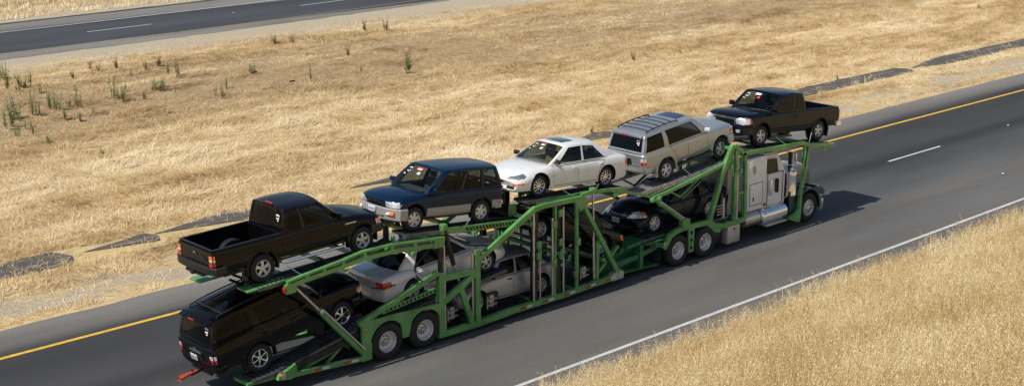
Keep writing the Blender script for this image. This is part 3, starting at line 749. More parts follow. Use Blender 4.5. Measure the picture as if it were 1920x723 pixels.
    # doors
    for (poly, hx, hz) in c['doors']:
        for sg in (1, -1):
            class B:            # cast on one side only
                pass
            dm_ = bmesh.new()
            for a in ring_line(poly, .014):
                for k in range(4):
                    t0, t1 = k/4, (k+1)/4
                    A0 = [a[0][i]*(1-t0)+a[1][i]*t0 for i in (0, 1)]; A1 = [a[0][i]*(1-t1)+a[1][i]*t1 for i in (0, 1)]
                    B0 = [a[3][i]*(1-t0)+a[2][i]*t0 for i in (0, 1)]; B1 = [a[3][i]*(1-t1)+a[2][i]*t1 for i in (0, 1)]
                    vv = []
                    for (x, z) in (A0, A1, B1, B0):
                        h = bvh_b.ray_cast(Vector((x, sg*1.6, z)), Vector((0, -sg, 0)))
                        vv.append(Vector((x, (h[0].y if h[0] is not None else sg*hw)+sg*.003, z)))
                    if max(abs(q_.y) for q_ in vv)-min(abs(q_.y) for q_ in vv) < .12: dm_.faces.new([dm_.verts.new(q_) for q_ in vv])
            bmesh.ops.remove_doubles(dm_, verts=dm_.verts[:], dist=.0005)
            dr = finish('door_seam', dm_, M['seam'], root)
            h = bvh_b.ray_cast(Vector((hx, sg*1.6, hz)), Vector((0, -sg, 0)))
            y = h[0].y if h[0] is not None else sg*hw
            w_ = bmesh.new(); box(w_, (hx, y+sg*.012, hz), (.17, .04, .035), None, .012); finish('door_handle', w_, M[c['handle']] if 'handle' in c else pm, root)
    for nm, mm_, sp, kw in c['decals']: decal(bvh, sp, M[mm_] if mm_ != 'paint' else pm, nm, root, **kw)
    # flares
    if 'flare' in c:
        fr = c['flare']
        for x in (0, wb):
            for sg in (1, -1):
                w_ = bmesh.new(); zc = r+c.get('archdz', .02); rings = []
                for k in range(25):
                    a = R(-14+208*k/24)
                    prof = [(Ra-.01, -.10), (Ra-.01, .016), (Ra+.005, .026), (Ra+.045, .022), (Ra+.07, -.008), (Ra+.07, -.10)]
                    rings.append([w_.verts.new((x+q_*math.cos(a), sg*(hw*.985+o_), zc+q_*math.sin(a))) for q_, o_ in prof])
                for a, b in zip(rings, rings[1:]):
                    for k in range(5): w_.faces.new((a[k], a[k+1], b[k+1], b[k]))
                w_.faces.new(rings[0]); w_.faces.new(rings[-1])
                bmesh.ops.recalc_face_normals(w_, faces=w_.faces[:])
                finish('wheel_flare', w_, M[fr] if fr != 'paint' else pm, root, angle=40)
    if 'extra' in c: c['extra'](root, g, c, pm, bvh)
    return root
def place(root, rear, front, r, yc=5.04, face=1):
    """rear/front hub centres (X,Z) in the world"""
    a, b = Vector((rear[0], yc, rear[1])), Vector((front[0], yc, front[1]))
    hx = (b-a).normalized(); hy = Vector((0, face, 0)); hz = hx.cross(hy)
    o = a-hz*r
    root.matrix_world = Matrix(((hx.x, hy.x, hz.x, o.x), (hx.y, hy.y, hz.y, o.y), (hx.z, hy.z, hz.z, o.z), (0, 0, 0, 1)))

def quad(x0, x1, z0, z1): return [(x0, z0), (x1, z0), (x1, z1), (x0, z1)]
# ---- pickup, old style (silver rims, black)
def ext_pickup(root, g, c, pm, bvh):
    wb, hw, r = c['wb'], c['hw'], c['r']
    x0, x1, zf, zt = c['bed']
    w = bmesh.new()
    for sg in (1, -1):
        bm2 = bmesh.new()
        lathe(w, [(0.001, sg*(hw-.36)), (r*1.10, sg*(hw-.34)), (r*1.15, sg*(hw-.30)), (r*1.15, sg*(hw-.14))], 32, 'Y', (0, 0, r+.02)); bm2.free()
        finish('wheel_housing', w, M['plastic'], root); w = bmesh.new()
    w.free()
    w = bmesh.new()
    for k in range(11): box(w, ((x0+x1)/2, -.55+.11*k, zf+.004), (x1-x0-.04, .045, .012))
    finish('bed_liner', w, M['plastic'], root)
    w = bmesh.new()
    for sg in (1, -1): box(w, ((x0+x1)/2, sg*(hw-.095), zt+.012), (x1-x0+.1, .07, .03), None, .01)
    box(w, (x0-.045, 0, zt+.012), (.07, 2*hw-.14, .03), None, .01)
    finish('bed_rail_cap', w, M['plastic'], root)
    ro = c['ro']
    w = bmesh.new(); sweep_bar(w, arc_plan(-ro+.04, hw*.97, .06, .22, sgn=-1), c['bumz'], .19, .13); finish('rear_bumper', w, M[c.get('rbum', 'plastic')], root)
    w = bmesh.new(); box(w, (-ro-.05, 0, c['bumz']-.14), (.16, .14, .10), None, .02); box(w, (-ro+.3, .0, c['bumz']-.16), (.7, .8, .06)); finish('hitch', w, M['darkmetal'], root)
    w = bmesh.new(); sweep_bar(w, arc_plan(wb+c['fo']-.07, hw*.96, .14, .30), c['fbumz'], c.get('fbumh', .22), .10); finish('front_bumper', w, M[c['fbum']] if c['fbum'] != 'paint' else pm, root)
    for sg in (1, -1): w = bmesh.new(); box(w, (-r-.10, sg*(hw-.13), r-.04), (.02, .24, .36)); finish('mud_flap', w, M['plastic'], root)
    if c.get('step'):
        for sg in (1, -1):
            w = bmesh.new(); path_tube(w, [(r+.20, sg*(hw-.10), .40), (r+.28, sg*(hw+.03), .38), (wb-r-.28, sg*(hw+.03), .38), (wb-r-.2, sg*(hw-.10), .40)], .038, 10); finish('side_step', w, M['chrome'], root)
tac1 = dict(cat='pickup', wb=3.15, r=.375, hw=.84, ro=1.22, fo=.78, paint='black', wheel='suv5', bumz=.62, fbumz=.62, fbum='plastic', rbum='plastic', step=True, int='greyint', bowr=.03, arch=1.16,
    st=[(-1.22, .55, 1.09, 1.10, .97, .93), (-1.14, .50, 1.12, 1.125, .99, .945), (.5, .48, 1.13, 1.135, 1, .95), (1.0, .46, 1.13, 1.135, 1, .95), (1.8, .46, 1.13, 1.13, 1, .945), (2.3, .46, 1.12, 1.14, 1, .945), (3.0, .48, 1.06, 1.13, 1, .92), (3.5, .5, .98, 1.05, 1, .90), (3.80, .50, .91, .98, .985, .88), (3.93, .54, .85, .90, .95, .88)],
    bed=(-1.10, .58, .66, 1.13), cabin=(2.45, .82),
    gh=dict(zb=(1.12, 1.12), xA0=2.52, xA1=1.86, xC1=.80, xC0=.67, zr=(1.69, 1.70), crown=.05, wt=.725, wb=.80, dz0=.05, hump=.02, bowC0=.01, bowC=.02, pinch=.02),
    wins=[(.10, .63), (.68, .93)], wv=(.08, .88), blackpillars=(2,), glass=['g_side', 'g_dark'], rglass='g_dark', rw=(.86, .15, .84), handle='black', mirz=1.2,
    doors=[([(2.42, .60), (2.42, 1.10), (1.32, 1.10), (1.32, .60)], 1.45, .98), ([(.62, .56), (.62, 1.10), (.622, 1.10), (.622, .56)], 1.2, 5)],
    flare='paint', sticker=False, rearmark=-1,
    decals=[('tail_light', 'red', [('rear2', quad(.66, .80, .74, .86)), ('side', quad(-1.21, -1.13, .74, .86))], dict(off=.012)),
            ('reverse_light', 'clearlens', [('rear2', quad(.67, .80, .865, .915)), ('side', quad(-1.21, -1.14, .865, .915))], dict(off=.012)),
            ('turn_signal', 'orange', [('rear2', quad(.67, .80, .92, 1.01)), ('side', quad(-1.21, -1.14, .92, 1.01))], dict(off=.012)),
            ('tailgate_handle', 'plastic', [('rear', quad(-.12, .12, .93, 1.0))], dict(off=.01)),
            ('tailgate_badge', 'chrome', [('rear', quad(-.05, .05, .955, .985))], dict(off=.018)),
            ('tailgate_seam', 'seam', [('rear2', quad(.635, .645, .68, 1.09))], dict(off=.003)),
            ('brake_light', 'red', [('top', [(.81, -.16), (.85, -.16), (.85, .16), (.81, .16)])], dict(off=.025)),
            ('headlight', 'clearlens', [('front2', quad(.5, .78, .72, .86)), ('side', [(3.62, .74), (3.85, .72), (3.85, .84), (3.62, .86)])], dict(off=.01)),
            ('marker_light', 'orange', [('side', quad(3.63, 3.82, .76, .86))], dict(off=.02)),
            ('grille', 'chrome', [('front', quad(-.46, .46, .72, .88))], dict(off=.012)),
            ('side_badge', 'steel', [('side', quad(2.6, 2.95, .93, .955))], dict(off=.012))],
    extra=ext_pickup)
tac2 = dict(tac1, wb=3.38, r=.385, hw=.90, ro=1.17, fo=.86, paint='navyblack', wheel='suv5', fbum='paint', fbumz=.60, fbumh=.26, rbum='chrome', step=False, bumz=.62, arch=1.17,
    st=[(-1.17, .58, 1.16, 1.17, .97, .93), (-1.1, .52, 1.19, 1.19, .99, .94), (.6, .48, 1.19, 1.19, 1, .95), (1.3, .46, 1.17, 1.17, 1, .95), (2.2, .46, 1.15, 1.15, 1, .945), (2.7, .46, 1.15, 1.19, 1, .94), (3.3, .48, 1.15, 1.23, 1, .92), (3.8, .50, 1.12, 1.19, 1, .91), (4.12, .50, 1.06, 1.12, .98, .89), (4.24, .56, .98, 1.04, .95, .89)],
    bed=(-1.05, .76, .72, 1.18), cabin=(2.88, .98),
    gh=dict(zb=(1.15, 1.17), xA0=3.0, xA1=2.34, xC1=1.06, xC0=.86, zr=(1.75, 1.77), crown=.05, wt=.745, wb=.845, dz0=.05, hump=.03, bowC0=.01, bowC=.02, pinch=.02),
    wins=[(.10, .60), (.66, .93)], glass=['g_side', 'g_dark'], sticker=True, stw=-.18, stcol='paper', stcol2='redpaper', stside=1, rearmark=0, mirz=1.3, mircol='black',
    doors=[([(2.78, .60), (2.86, 1.12), (1.62, 1.13), (1.62, .60)], 1.76, 1.02), ([(1.62, .60), (1.62, 1.13), (.92, 1.14), (.92, .60)], 1.5, 1.02)],
    decals=[('tail_light', 'red', [('rear2', quad(.68, .81, .82, 1.08)), ('side', quad(-1.16, -1.09, .82, 1.08))], dict(off=.012)),
            ('headlight', 'clearlens', [('front2', [(.46, .80), (.82, .80), (.82, 1.05), (.50, 1.0)]), ('side', [(3.86, .84), (4.14, .82), (4.14, .98), (3.90, 1.03)])], dict(off=.014)),
            ('marker_light', 'red', [('side', [(3.82, .84), (3.91, .83), (3.93, 1.0), (3.84, 1.02)])], dict(off=.02)),
            ('grille_surround', 'chrome', [('front', [(-.44, .76), (.44, .76), (.50, 1.02), (-.50, 1.02)])], dict(off=.03)),
            ('grille', 'plastic', [('front', [(-.38, .80), (.38, .80), (.43, .955), (-.43, .955)])], dict(off=.04)),
            ('air_intake', 'well', [('front', quad(-.45, .45, .50, .60))], dict(off=.15)),
            ('fog_light', 'clearlens', [('front2', quad(.60, .72, .54, .64))], dict(off=.14, grid=.2)),
            ('bumper_lamp', 'clearlens', [('front2', quad(.34, .40, .66, .72))], dict(off=.13, grid=.2))],
    )
# ---- square small SUV
def bars_roof(root, g, c, pm, bvh):
    hw = c['hw']
    if c.get('rack'):
        u0, u1 = c['rack']; w = bmesh.new()
        for sg in (1, -1):
            P = [g.roof(u, sg*.86, .055+.02*math.sin(math.pi*(u-u0)/(u1-u0))) for u in np.linspace(u0, u1, 9)]
            P = [g.roof(u0-.01, sg*.86, .0)]+P+[g.roof(u1+.01, sg*.86, 0)]
            path_tube(w, P, .020, 8)
        for u in c.get('bars', ()): path_tube(w, [g.roof(u, t, .055) for t in (-.86, -.4, 0, .4, .86)], .016, 8)
        finish('roof_rack', w, M['plastic'], root)
    if c.get('sunroof'):
        u0, u1 = c['sunroof']; w = bmesh.new(); patch(w, lambda u, t: g.roof(u, t, .008), [u0, u1], [-.58, 0, .58], 0, sub=.1, flip=True); finish('sunroof', w, M['sunroof'], root)
    if c.get('spoiler'):
        w = bmesh.new(); P = []
        for t in np.linspace(-.95, .95, 13): P.append(g.roof(1, t, 0))
        rings = [[w.verts.new(p+Vector((.02, 0, .02))), w.verts.new(p+Vector((-.16, 0, -.03))), w.verts.new(p+Vector((-.15, 0, -.07))), w.verts.new(p+Vector((.0, 0, -.05)))] for p in P]
        for a, b in zip(rings, rings[1:]):
            for k in range(4): w.faces.new((a[k], a[(k+1) % 4], b[(k+1) % 4], b[k]))
        w.faces.new(rings[0]); w.faces.new(rings[-1]); bmesh.ops.recalc_face_normals(w, faces=w.faces[:])
        sp = finish('spoiler', w, pm, root)
        w = bmesh.new(); p = g.roof(1, 0, 0); box(w, p+Vector((-.155, 0, -.035)), (.03, .26, .03)); finish('brake_light', w, M['red'], root)
    ro, fo, wb = c['ro'], c['fo'], c['wb']
    if c.get('bumpers'):
        fm, rm, fz, rz, fh, rh = c['bumpers']
        w = bmesh.new(); sweep_bar(w, arc_plan(wb+fo-.06, hw*.97, c.get('bowf', .16), .22), fz, fh, .09); finish('front_bumper', w, M[fm] if fm != 'paint' else pm, root)
        w = bmesh.new(); sweep_bar(w, arc_plan(-ro+.06, hw*.97, c.get('bowr', .08), .22, sgn=-1), rz, rh, c.get('rbd', .08)); finish('rear_bumper', w, M[rm] if rm != 'paint' else pm, root)
    if c.get('board'):
        for sg in (1, -1):
            w = bmesh.new(); box(w, (wb/2, sg*(hw+.0), .42), (wb-2*c['r']-.28, .20, .06), None, .02); finish('running_board', w, M[c['board']], root)
    if c.get('ball'):
        w = bmesh.new(); box(w, (-ro-.05, 0, .42), (.4, .07, .07)); tube(w, (-ro-.20, 0, .44), (-ro-.20, 0, .54), .025); box(w, (-ro+.10, 0, .40), (.08, .9, .08)); finish('tow_hitch', w, M['darkmetal'], root)
    # plates
    for xs, y, z, dx in c.get('plates', ()):
        w = bmesh.new(); box(w, (xs, y, z), (.012, .31, .155), None, .004); pl = finish('licence_plate', w, M['plate'], root)
        w = bmesh.new()
        for k in range(6): box(w, (xs+dx*.008, y-.11+.044*k, z-.005), (.004, .018, .05))
        finish('plate_marks', w, M['blue'], pl)
rav = dict(cat='suv', wb=2.46, r=.345, hw=.85, ro=.86, fo=.78, paint='blue', wheel='steel6', bowf=.20, bowr=.06, arch=1.2, int='greyint', glass=['g_side', 'g_side', 'g_side'], rglass='g_side',
    st=[(-.86, .44, .92, .93, .95, .92), (-.80, .38, 1.0, 1.0, .985, .94), (0, .34, 1.02, 1.02, 1, .95), (1.3, .33, 1.0, 1.0, 1, .95), (1.9, .34, .99, 1.03, 1, .93), (2.4, .36, .97, 1.06, 1, .92), (2.85, .38, .93, 1.01, .99, .90), (3.12, .38, .87, .94, .97, .88), (3.24, .42, .80, .86, .95, .88)],
    cabin=(1.9, -.55), gh=dict(zb=(1.0, 1.02), xA0=2.06, xA1=1.38, xC1=-.58, xC0=-.80, zr=(1.60, 1.60), crown=.05, wt=.735, wb=.815, dz0=.05, hump=.03, pinch=.03, bowC0=.05, bowC=.05),
    wins=[(.10, .42), (.46, .70), (.74, .955)], blackpillars=(2,), wv=(.06, .88), rw=(.84, .1, .85), stw=-.20, handle='blue', mircol='blue', stside=1,
    doors=[([(1.92, .40), (1.98, .98), (.94, 1.0), (.94, .40)], 1.08, .86), ([(.94, .40), (.94, 1.0), (.05, 1.0), (.42, .62), (.55, .40)], .14, .88)],
    decals=[('side_cladding', 'clad', [('side', [(.43, .36), (2.03, .36), (2.03, .62), (.43, .62)]), ('side', [(-.82, .44), (-.42, .44), (-.38, .66), (-.84, .66)])], dict(off=.018, thick=.03)),
            ('headlight', 'clearlens', [('front2', [(.44, .68), (.82, .68), (.82, .84), (.46, .84)]), ('side', [(2.98, .70), (3.14, .68), (3.14, .82), (2.98, .85)])], dict(off=.02)),
            ('grille', 'plastic', [('front', quad(-.40, .40, .68, .82))], dict(off=.018)),
            ('grille_bar', 'blue', [('front', quad(-.40+.10*k+.02, -.40+.10*k+.045, .685, .795)) for k in range(1, 8)], dict(off=.03, grid=.2, both=False)),
            ('air_intake', 'well', [('front', quad(-.45, .45, .40, .455)), ('front', quad(-.52, .52, .52, .575))], dict(off=.055)),
            ('turn_signal', 'orange', [('front2', quad(.64, .78, .50, .58))], dict(off=.10, grid=.05)),
            ('fog_light', 'clearlens', [('front2', quad(.52, .635, .50, .58))], dict(off=.10, grid=.05)),
            ('side_marker', 'red', [('side', quad(-.72, -.58, .56, .60))], dict(off=.03)),
            ('tail_light', 'red', [('rear2', quad(.60, .78, .70, .95))], dict(off=.015))],
    rbd=.04, bumpers=('clad', 'clad', .50, .52, .32, .22), plates=[(3.30, .0, .58, 1)], extra=bars_roof)
r4 = dict(cat='suv', wb=2.74, r=.385, hw=.86, ro=1.06, fo=.80, paint='silver', wheel='suv5', bowf=.18, bowr=.05, arch=1.17, int='greyint', glass=['g_side', 'g_dark', 'g_dark'],
    st=[(-1.06, .56, 1.08, 1.09, .96, .92), (-1.0, .50, 1.14, 1.14, .985, .94), (0, .47, 1.16, 1.16, 1, .95), (1.5, .46, 1.14, 1.14, 1, .95), (2.1, .46, 1.12, 1.15, 1, .94), (2.7, .48, 1.12, 1.19, 1, .93), (3.2, .50, 1.09, 1.16, .99, .91), (3.45, .50, 1.04, 1.10, .97, .89), (3.56, .55, .97, 1.03, .95, .88)],
    cabin=(2.05, -.75), gh=dict(zb=(1.13, 1.15), xA0=2.20, xA1=1.52, xC1=-.78, xC0=-1.0, zr=(1.72, 1.70), crown=.05, wt=.71, wb=.81, dz0=.05, hump=.03, pinch=.03, bowC0=.04, bowC=.04),
    wins=[(.10, .37), (.375, .62), (.69, .965)], blackpillars=(2,), wv=(.05, .88), rw=(.88, .10, .80), sticker=False, rearmark=-1, handle='silver', mircol='white',
    doors=[([(2.06, .60), (2.06, 1.11), (1.08, 1.12), (1.08, .58)], 1.22, 1.0), ([(1.08, .58), (1.08, 1.12), (.22, 1.13), (.44, .86), (.52, .62)], .30, 1.0)],
    flare='paint', board='plastic', spoiler=True, rbd=.045, rack=(.30, .92), bars=(.40, .52, .64, .76, .88), sunroof=(.04, .24), ball=False,
    bumpers=('paint', 'paint', .62, .60, .26, .20), plates=[(-1.10, .0, .86, -1)],
    decals=[('tail_light', 'red', [('rear2', quad(.68, .80, .80, .90)), ('side', quad(-1.03, -.95, .80, .90))], dict(off=.014)),
            ('reverse_light', 'clearlens', [('rear2', quad(.68, .80, .905, 1.0)), ('side', quad(-1.03, -.95, .905, 1.0))], dict(off=.014)),
            ('plate_recess', 'plastic', [('rear', quad(-.27, .27, .76, .96))], dict(off=.02)),
            ('tailgate_seam', 'seam', [('rear2', quad(.64, .65, .72, 1.12)), ('rear', quad(-.64, .64, .725, .737))], dict(off=.004)),
            ('headlight', 'clearlens', [('front2', quad(.46, .80, .78, .92)), ('side', quad(3.28, 3.46, .80, .92))], dict(off=.012)),
            ('marker_light', 'red', [('side', quad(3.24, 3.38, .84, .94))], dict(off=.02)),
            ('grille', 'chrome', [('front', quad(-.42, .42, .78, .92))], dict(off=.012))],
    extra=bars_roof)
r4b = dict(r4, paint='black', wheel='thin6', wb=2.66, mircol='black', handle='black', board=None, rack=(.30, .92), bars=(.86,), sunroof=(.05, .22), ball=True, plates=[(-1.11, .0, .84, -1)],
    glass=['g_dark', 'g_dark', 'g_dark'], flare='paint')
r4b['gh'] = dict(r4['gh'], zb=(1.17, 1.22), zr=(1.80, 1.82), wt=.74, wb=.82)
r4b['st'] = [(a, b, c_+(.05 if a < 2.5 else .03), d+(.05 if a < 2.5 else .03), e, f) for a, b, c_, d, e, f in r4['st']]
r4b['decals'] = [d for d in r4['decals'] if d[0] not in ('marker_light',)]+[('plate_frame', 'steel', [('rear', quad(-.28, .28, .95, .985))], dict(off=.024)), ('marker_light', 'orange', [('side', quad(3.24, 3.38, .84, .94))], dict(off=.02)), ('badge', 'chrome', [('rear', quad(-.05, .05, 1.03, 1.07))], dict(off=.012))]
# ---- sedans
def sedan(paint, wb, fo, ro, h, hw=.87, r=.325, wheel='five', **k):
    """h = roof height; stations scaled from a common three-box shape"""
    xf, xr = wb+fo, -ro; dk = k.pop('deckz', .93); hz = k.pop('hoodz', .90); cab = k.pop('cab', 1.0)
    s = dict(cat='sedan', wb=wb, fo=fo, ro=ro, r=r, hw=hw, paint=paint, wheel=wheel, bowf=.22, bowr=.11, arch=1.17, int='tan', glass='g_side', rglass='g_side',
        st=[(xr, .34, dk-.14, dk-.10, .93, .88), (xr+.04, .26, dk-.06, dk-.02, .955, .885), (xr+.22, .22, dk-.03, dk+.02, .985, .89), (-.2, .20, dk-.01, dk+.03, 1, .90), (.4, .20, .90, .93, 1, .92), (wb*.55, .19, .88, .88, 1, .935), (wb*.82, .19, .87, hz+.02, 1, .92), (wb+.05, .2, .82, hz-.01, .995, .84), (xf-.38, .2, .68, .79, .97, .80), (xf-.12, .20, .58, .66, .93, .78), (xf, .26, .50, .56, .88, .76)],
        cabin=(wb*.80, .18), gh=dict(zb=(.87, .91), xA0=wb*.865, xA1=wb*.60, xC1=.22, xC0=-.36, zr=(h-.07, h-.075), crown=.065, wt=hw*.68, wb=hw*.90, dz0=.06, dz1=.04, hump=.03, pinch=.05, bowA0=.22, bowA=.12, bowC0=.16, bowC=.10, cA=.02, cC=.02),
        wins=[(.085, .44), (.48, .83)], wv=(.05, .90), blackpillars=(2,), fw=(.93, .0, .93), rw=(.88, .06, .9), sticker=False, sunroof=None,
        doors=[([(wb*.80, .30), (wb*.83, .86), (wb*.46, .88), (wb*.45, .30)], wb*.51, .78), ([(wb*.45, .30), (wb*.46, .88), (.10, .90), (.34, .66), (.46, .30)], .28, .80)],
        decals=[('headlight', 'clearlens', [('front2', [(.44, .50), (.80, .50), (.80, .62), (.50, .62)]), ('side', [(xf-.50, .56), (xf-.22, .50), (xf-.22, .61), (xf-.50, .66)])], dict(off=.012)),
                ('tail_light', 'red', [('rear2', quad(.52, .82, .66, .84)), ('side', [(xr+.04, .66), (xr+.34, .71), (xr+.32, .84), (xr+.04, .85)])], dict(off=.014)),
                ('turn_signal', 'orange', [('side', [(xr+.10, .66), (xr+.30, .69), (xr+.29, .74), (xr+.10, .72)])], dict(off=.022)),
                ('grille', 'plastic', [('front', quad(-.38, .38, .44, .53))], dict(off=.012)),
                ('air_intake', 'well', [('front', quad(-.5, .5, .28, .34))], dict(off=.012)),
                ('trunk_seam', 'seam', [('rear', quad(-.60, .60, .598, .608)), ('rear2', quad(.598, .608, .6, .86))], dict(off=.004))],
        extra=bars_roof)
    s.update(k); return s
s300 = sedan('white', 2.86, 1.05, 1.02, 1.43, hw=.90, wheel='sedan10', r=.335, int='tan', sunroof=(.08, .42), sticker=True, stw=-.26, stside=1, handle='white', mircol='plastic', deckz=.98, hoodz=.92)
s300['gh'] = dict(s300['gh'], zb=(.90, .97), xA0=2.42, xA1=1.60, xC1=.28, xC0=-.52, wt=.62, cC=-.03, hump=.05, zr=(1.385, 1.35), crown=.07, pinch=.10)
s300['wins'] = [(.10, .45), (.485, .80)]; s300['blackpillars'] = ()
s300['decals'] = [('headlight', 'steel', [('front2', [(.44, .58), (.82, .60), (.80, .68), (.48, .65)]), ('side', [(3.38, .66), (3.66, .57), (3.66, .66), (3.40, .73)])], dict(off=.012)),
    ('turn_signal', 'orange', [('side', [(3.50, .44), (3.74, .42), (3.74, .47), (3.50, .49)]), ('front2', quad(.66, .80, .42, .47))], dict(off=.012)),
    ('grille', 'plastic', [('front', quad(-.33, .33, .44, .54))], dict(off=.012)), ('air_intake', 'well', [('front', quad(-.30, .30, .29, .34)), ('front2', quad(.42, .72, .31, .38))], dict(off=.012)),
    ('tail_light', 'red', [('rear2', quad(.42, .84, .66, .84)), ('side', quad(-.98, -.80, .68, .84))], dict(off=.012)), ('door_moulding', 'white', [('side', quad(.5, 2.35, .50, .53))], dict(off=.012))]
aval = sedan('silver2', 2.73, .95, 1.05, 1.40, hw=.87, wheel='five', rglass='g_dark', handle='silver2', mircol='silver2', deckz=.97)
small = sedan('grey', 2.54, .86, .92, 1.38, hw=.85, r=.31, wheel='hub7', handle='plastic', mircol='plastic', glass='g_side', blackpillars=())
dark = sedan('black', 2.84, 1.05, 1.02, 1.41, hw=.90, r=.335, wheel='hub7', handle='black', mircol='black', glass='g_dark', int='greyint')
camry = sedan('navy', 2.74, .95, 1.10, 1.46, hw=.89, r=.335, wheel='hub7', handle='navy', mircol='navy', glass='g_side', int='greyint', hoodz=.97)
camry['decals'] = [('headlight', 'clearlens', [('front2', [(.40, .58), (.84, .60), (.82, .76), (.46, .70)]), ('side', [(wb_:=2.74)and(3.18, .66), (3.52, .58), (3.52, .70), (3.2, .76)])], dict(off=.012)),
    ('turn_signal', 'orange', [('side', [(3.12, .68), (3.26, .66), (3.26, .74), (3.12, .76)])], dict(off=.02)),
    ('grille', 'plastic', [('front', quad(-.36, .36, .54, .64))], dict(off=.012)), ('grille_bar', 'chrome', [('front', quad(-.36, .36, .635, .655))], dict(off=.02)), ('air_intake', 'well', [('front', quad(-.5, .5, .28, .36))], dict(off=.012)),
    ('tail_light', 'red', [('rear2', quad(.42, .80, .66, .82)), ('side', quad(-1.04, -.80, .68, .82))], dict(off=.014))]
camry['plates'] = [(2.74+.955, 0, .46, 1)]
def stretch(c, thr, dx, rear=True):
    """longer tail (or nose): shift everything beyond thr by dx"""
    f = (lambda x: x+dx if x < thr else x) if rear else (lambda x: x+dx if x > thr else x)
    c = dict(c); c['st'] = [(f(r_[0]),)+tuple(r_[1:]) for r_ in c['st']]
    c['decals'] = [(n, m_, [(md, [(f(x), z) for x, z in po]) if md == 'side' else (md, po) for md, po in sp], kw) for n, m_, sp, kw in c['decals']]
    if rear:
        c['ro'] = c['ro']-dx
        if 'bed' in c: b = c['bed']; c['bed'] = (b[0]+dx,)+tuple(b[1:])
    else: c['fo'] = c['fo']+dx
    c['plates'] = [(f(x), y, z, d) for x, y, z, d in c.get('plates', ())]
    return c
tac1 = stretch(tac1, -1.0, -.22)
tac2 = stretch(tac2, 3.75, .20, False)
r4b = stretch(r4b, -.9, -.24); r4b['gh'] = dict(r4b['gh'], xC1=-1.0, xC0=-1.22); r4b['cabin'] = (2.05, -.95)
r4b['wins'] = [(.10, .345), (.35, .57), (.64, .965)]
CARS = [
 ('pickup_truck', 'black pickup with empty open bed at the rear end of the upper deck', tac1, (19.34, 3.29), (22.49, 3.37), 1),
 ('compact_suv', 'dark blue small suv with silver lower cladding, second from the back on the upper deck', rav, (26.70, 3.33), (24.25, 3.59), -1),
 ('sedan_car', 'pearl white four-door sedan with sunroof and chrome wheels on the upper deck', s300, (31.86, 3.43), (29.02, 3.66), -1),
 ('suv_car', 'silver suv with black roof rack tilted nose up on the upper deck', r4, (34.70, 3.15), (37.43, 3.42), 1),
 ('pickup_truck', 'black pickup with chrome grille and bright headlights parked over the truck cab roof', tac2, (42.94, 3.17), (39.58, 3.50), -1),
 ('suv_car', 'black suv with white licence plate on the low tail ramp of the trailer', r4b, (19.13, .94), (21.70, 1.43), 1),
 ('sedan_car', 'pale silver sedan seen from behind with red-orange tail light above the trailer wheels', aval, (24.17, 1.55), (26.89, 1.79), 1),
 ('sedan_car', 'grey compact sedan down on the trailer floor behind the green posts', small, (29.10, .58), (26.56, .63), -1),
 ('sedan_car', 'black sedan slung nose high above the grey compact inside the trailer frame', dark, (31.70, 1.24), (29.09, 2.31), -1),
 ('sedan_car', 'dark navy sedan facing backwards on the tractor deck over its twin rear axles', camry, (36.92, 1.44), (34.18, 1.48), -1)]
for nm, lab, c, a, b, f in CARS:
    rt_ = build_car(nm, lab, c); place(rt_, a, b, c['r'], face=f)
# red rag on the hitch of the black suv
w = bmesh.new(); g_ = np.random.default_rng(4); rings = []
hp = Vector((17.86, 5.04, .72))
for i in range(10):
    t = i/9; rad = .02+.065*t**.9; c_ = hp+Vector((-.62*t, -.02*t, -.08*t*t+.02))
    rings.append([w.verts.new(c_+Vector((.02*math.sin(5*k+i), rad*math.cos(k*math.pi/6)*(1+.35*math.sin(3*k)), rad*.8*math.sin(k*math.pi/6)*(1+.3*math.cos(4*k+1))))) for k in range(12)])
for a, b in zip(rings, rings[1:]):
    for k in range(12): w.faces.new((a[k], a[(k+1) % 12], b[(k+1) % 12], b[k]))
bmesh.ops.recalc_face_normals(w, faces=w.faces[:])
tag(finish('warning_rag', w, M['cloth']), 'red cloth rag tied to the tow hitch of the lowest black suv', 'rag')

# ------------------------------------------------------------------ car-carrier trailer
YN, YF = 3.74, 6.34
def side_y(s, t): return YN+t if s == 0 else YF-t
def yy_(s, a, b):
    p, q = side_y(s, a), side_y(s, b); return (min(p, q), max(p, q))
tr = thing('car_trailer', 'long green two-deck car carrier trailer with lattice posts and red-white edge tape', 'trailer', (24, 5.04, 0))
G = M['green']
SPLIT = {'slide_bracket', 'deck_support', 'bracket_hole', 'slider_stop', 'deck_clevis', 'valve_box', 'hydraulic_hose', 'clevis', 'deck_post', 'axle', 'ramp_brace', 'under_brace'}
def part(parent, name, build, mats, both=True, angle=35):
    out = []
    for s in ((0, 1) if both else (0,)):
        bm = bmesh.new(); build(bm, s)
        bmesh.ops.recalc_face_normals(bm, faces=bm.faces[:])
        if name in SPLIT:
            left = set(bm.verts)
            while left:
                st_ = [left.pop()]; isl = set(st_)
                while st_:
                    for e in st_.pop().link_edges:
                        for v in e.verts:
                            if v not in isl: isl.add(v); left.discard(v); st_.append(v)
                b2 = bmesh.new(); mp = {v: b2.verts.new(v.co) for v in isl}
                for f in {f for v in isl for f in v.link_faces}: b2.faces.new([mp[v] for v in f.verts])
                out.append(finish(name, b2, mats, parent, shift=parent.location, angle=angle))
            bm.free(); continue
        out.append(finish(name, bm, mats, parent, shift=parent.location, angle=angle))
    return out
def bstrip(pts, h, a, b): return lambda bm, s: strip(bm, pts, h, *yy_(s, a, b))
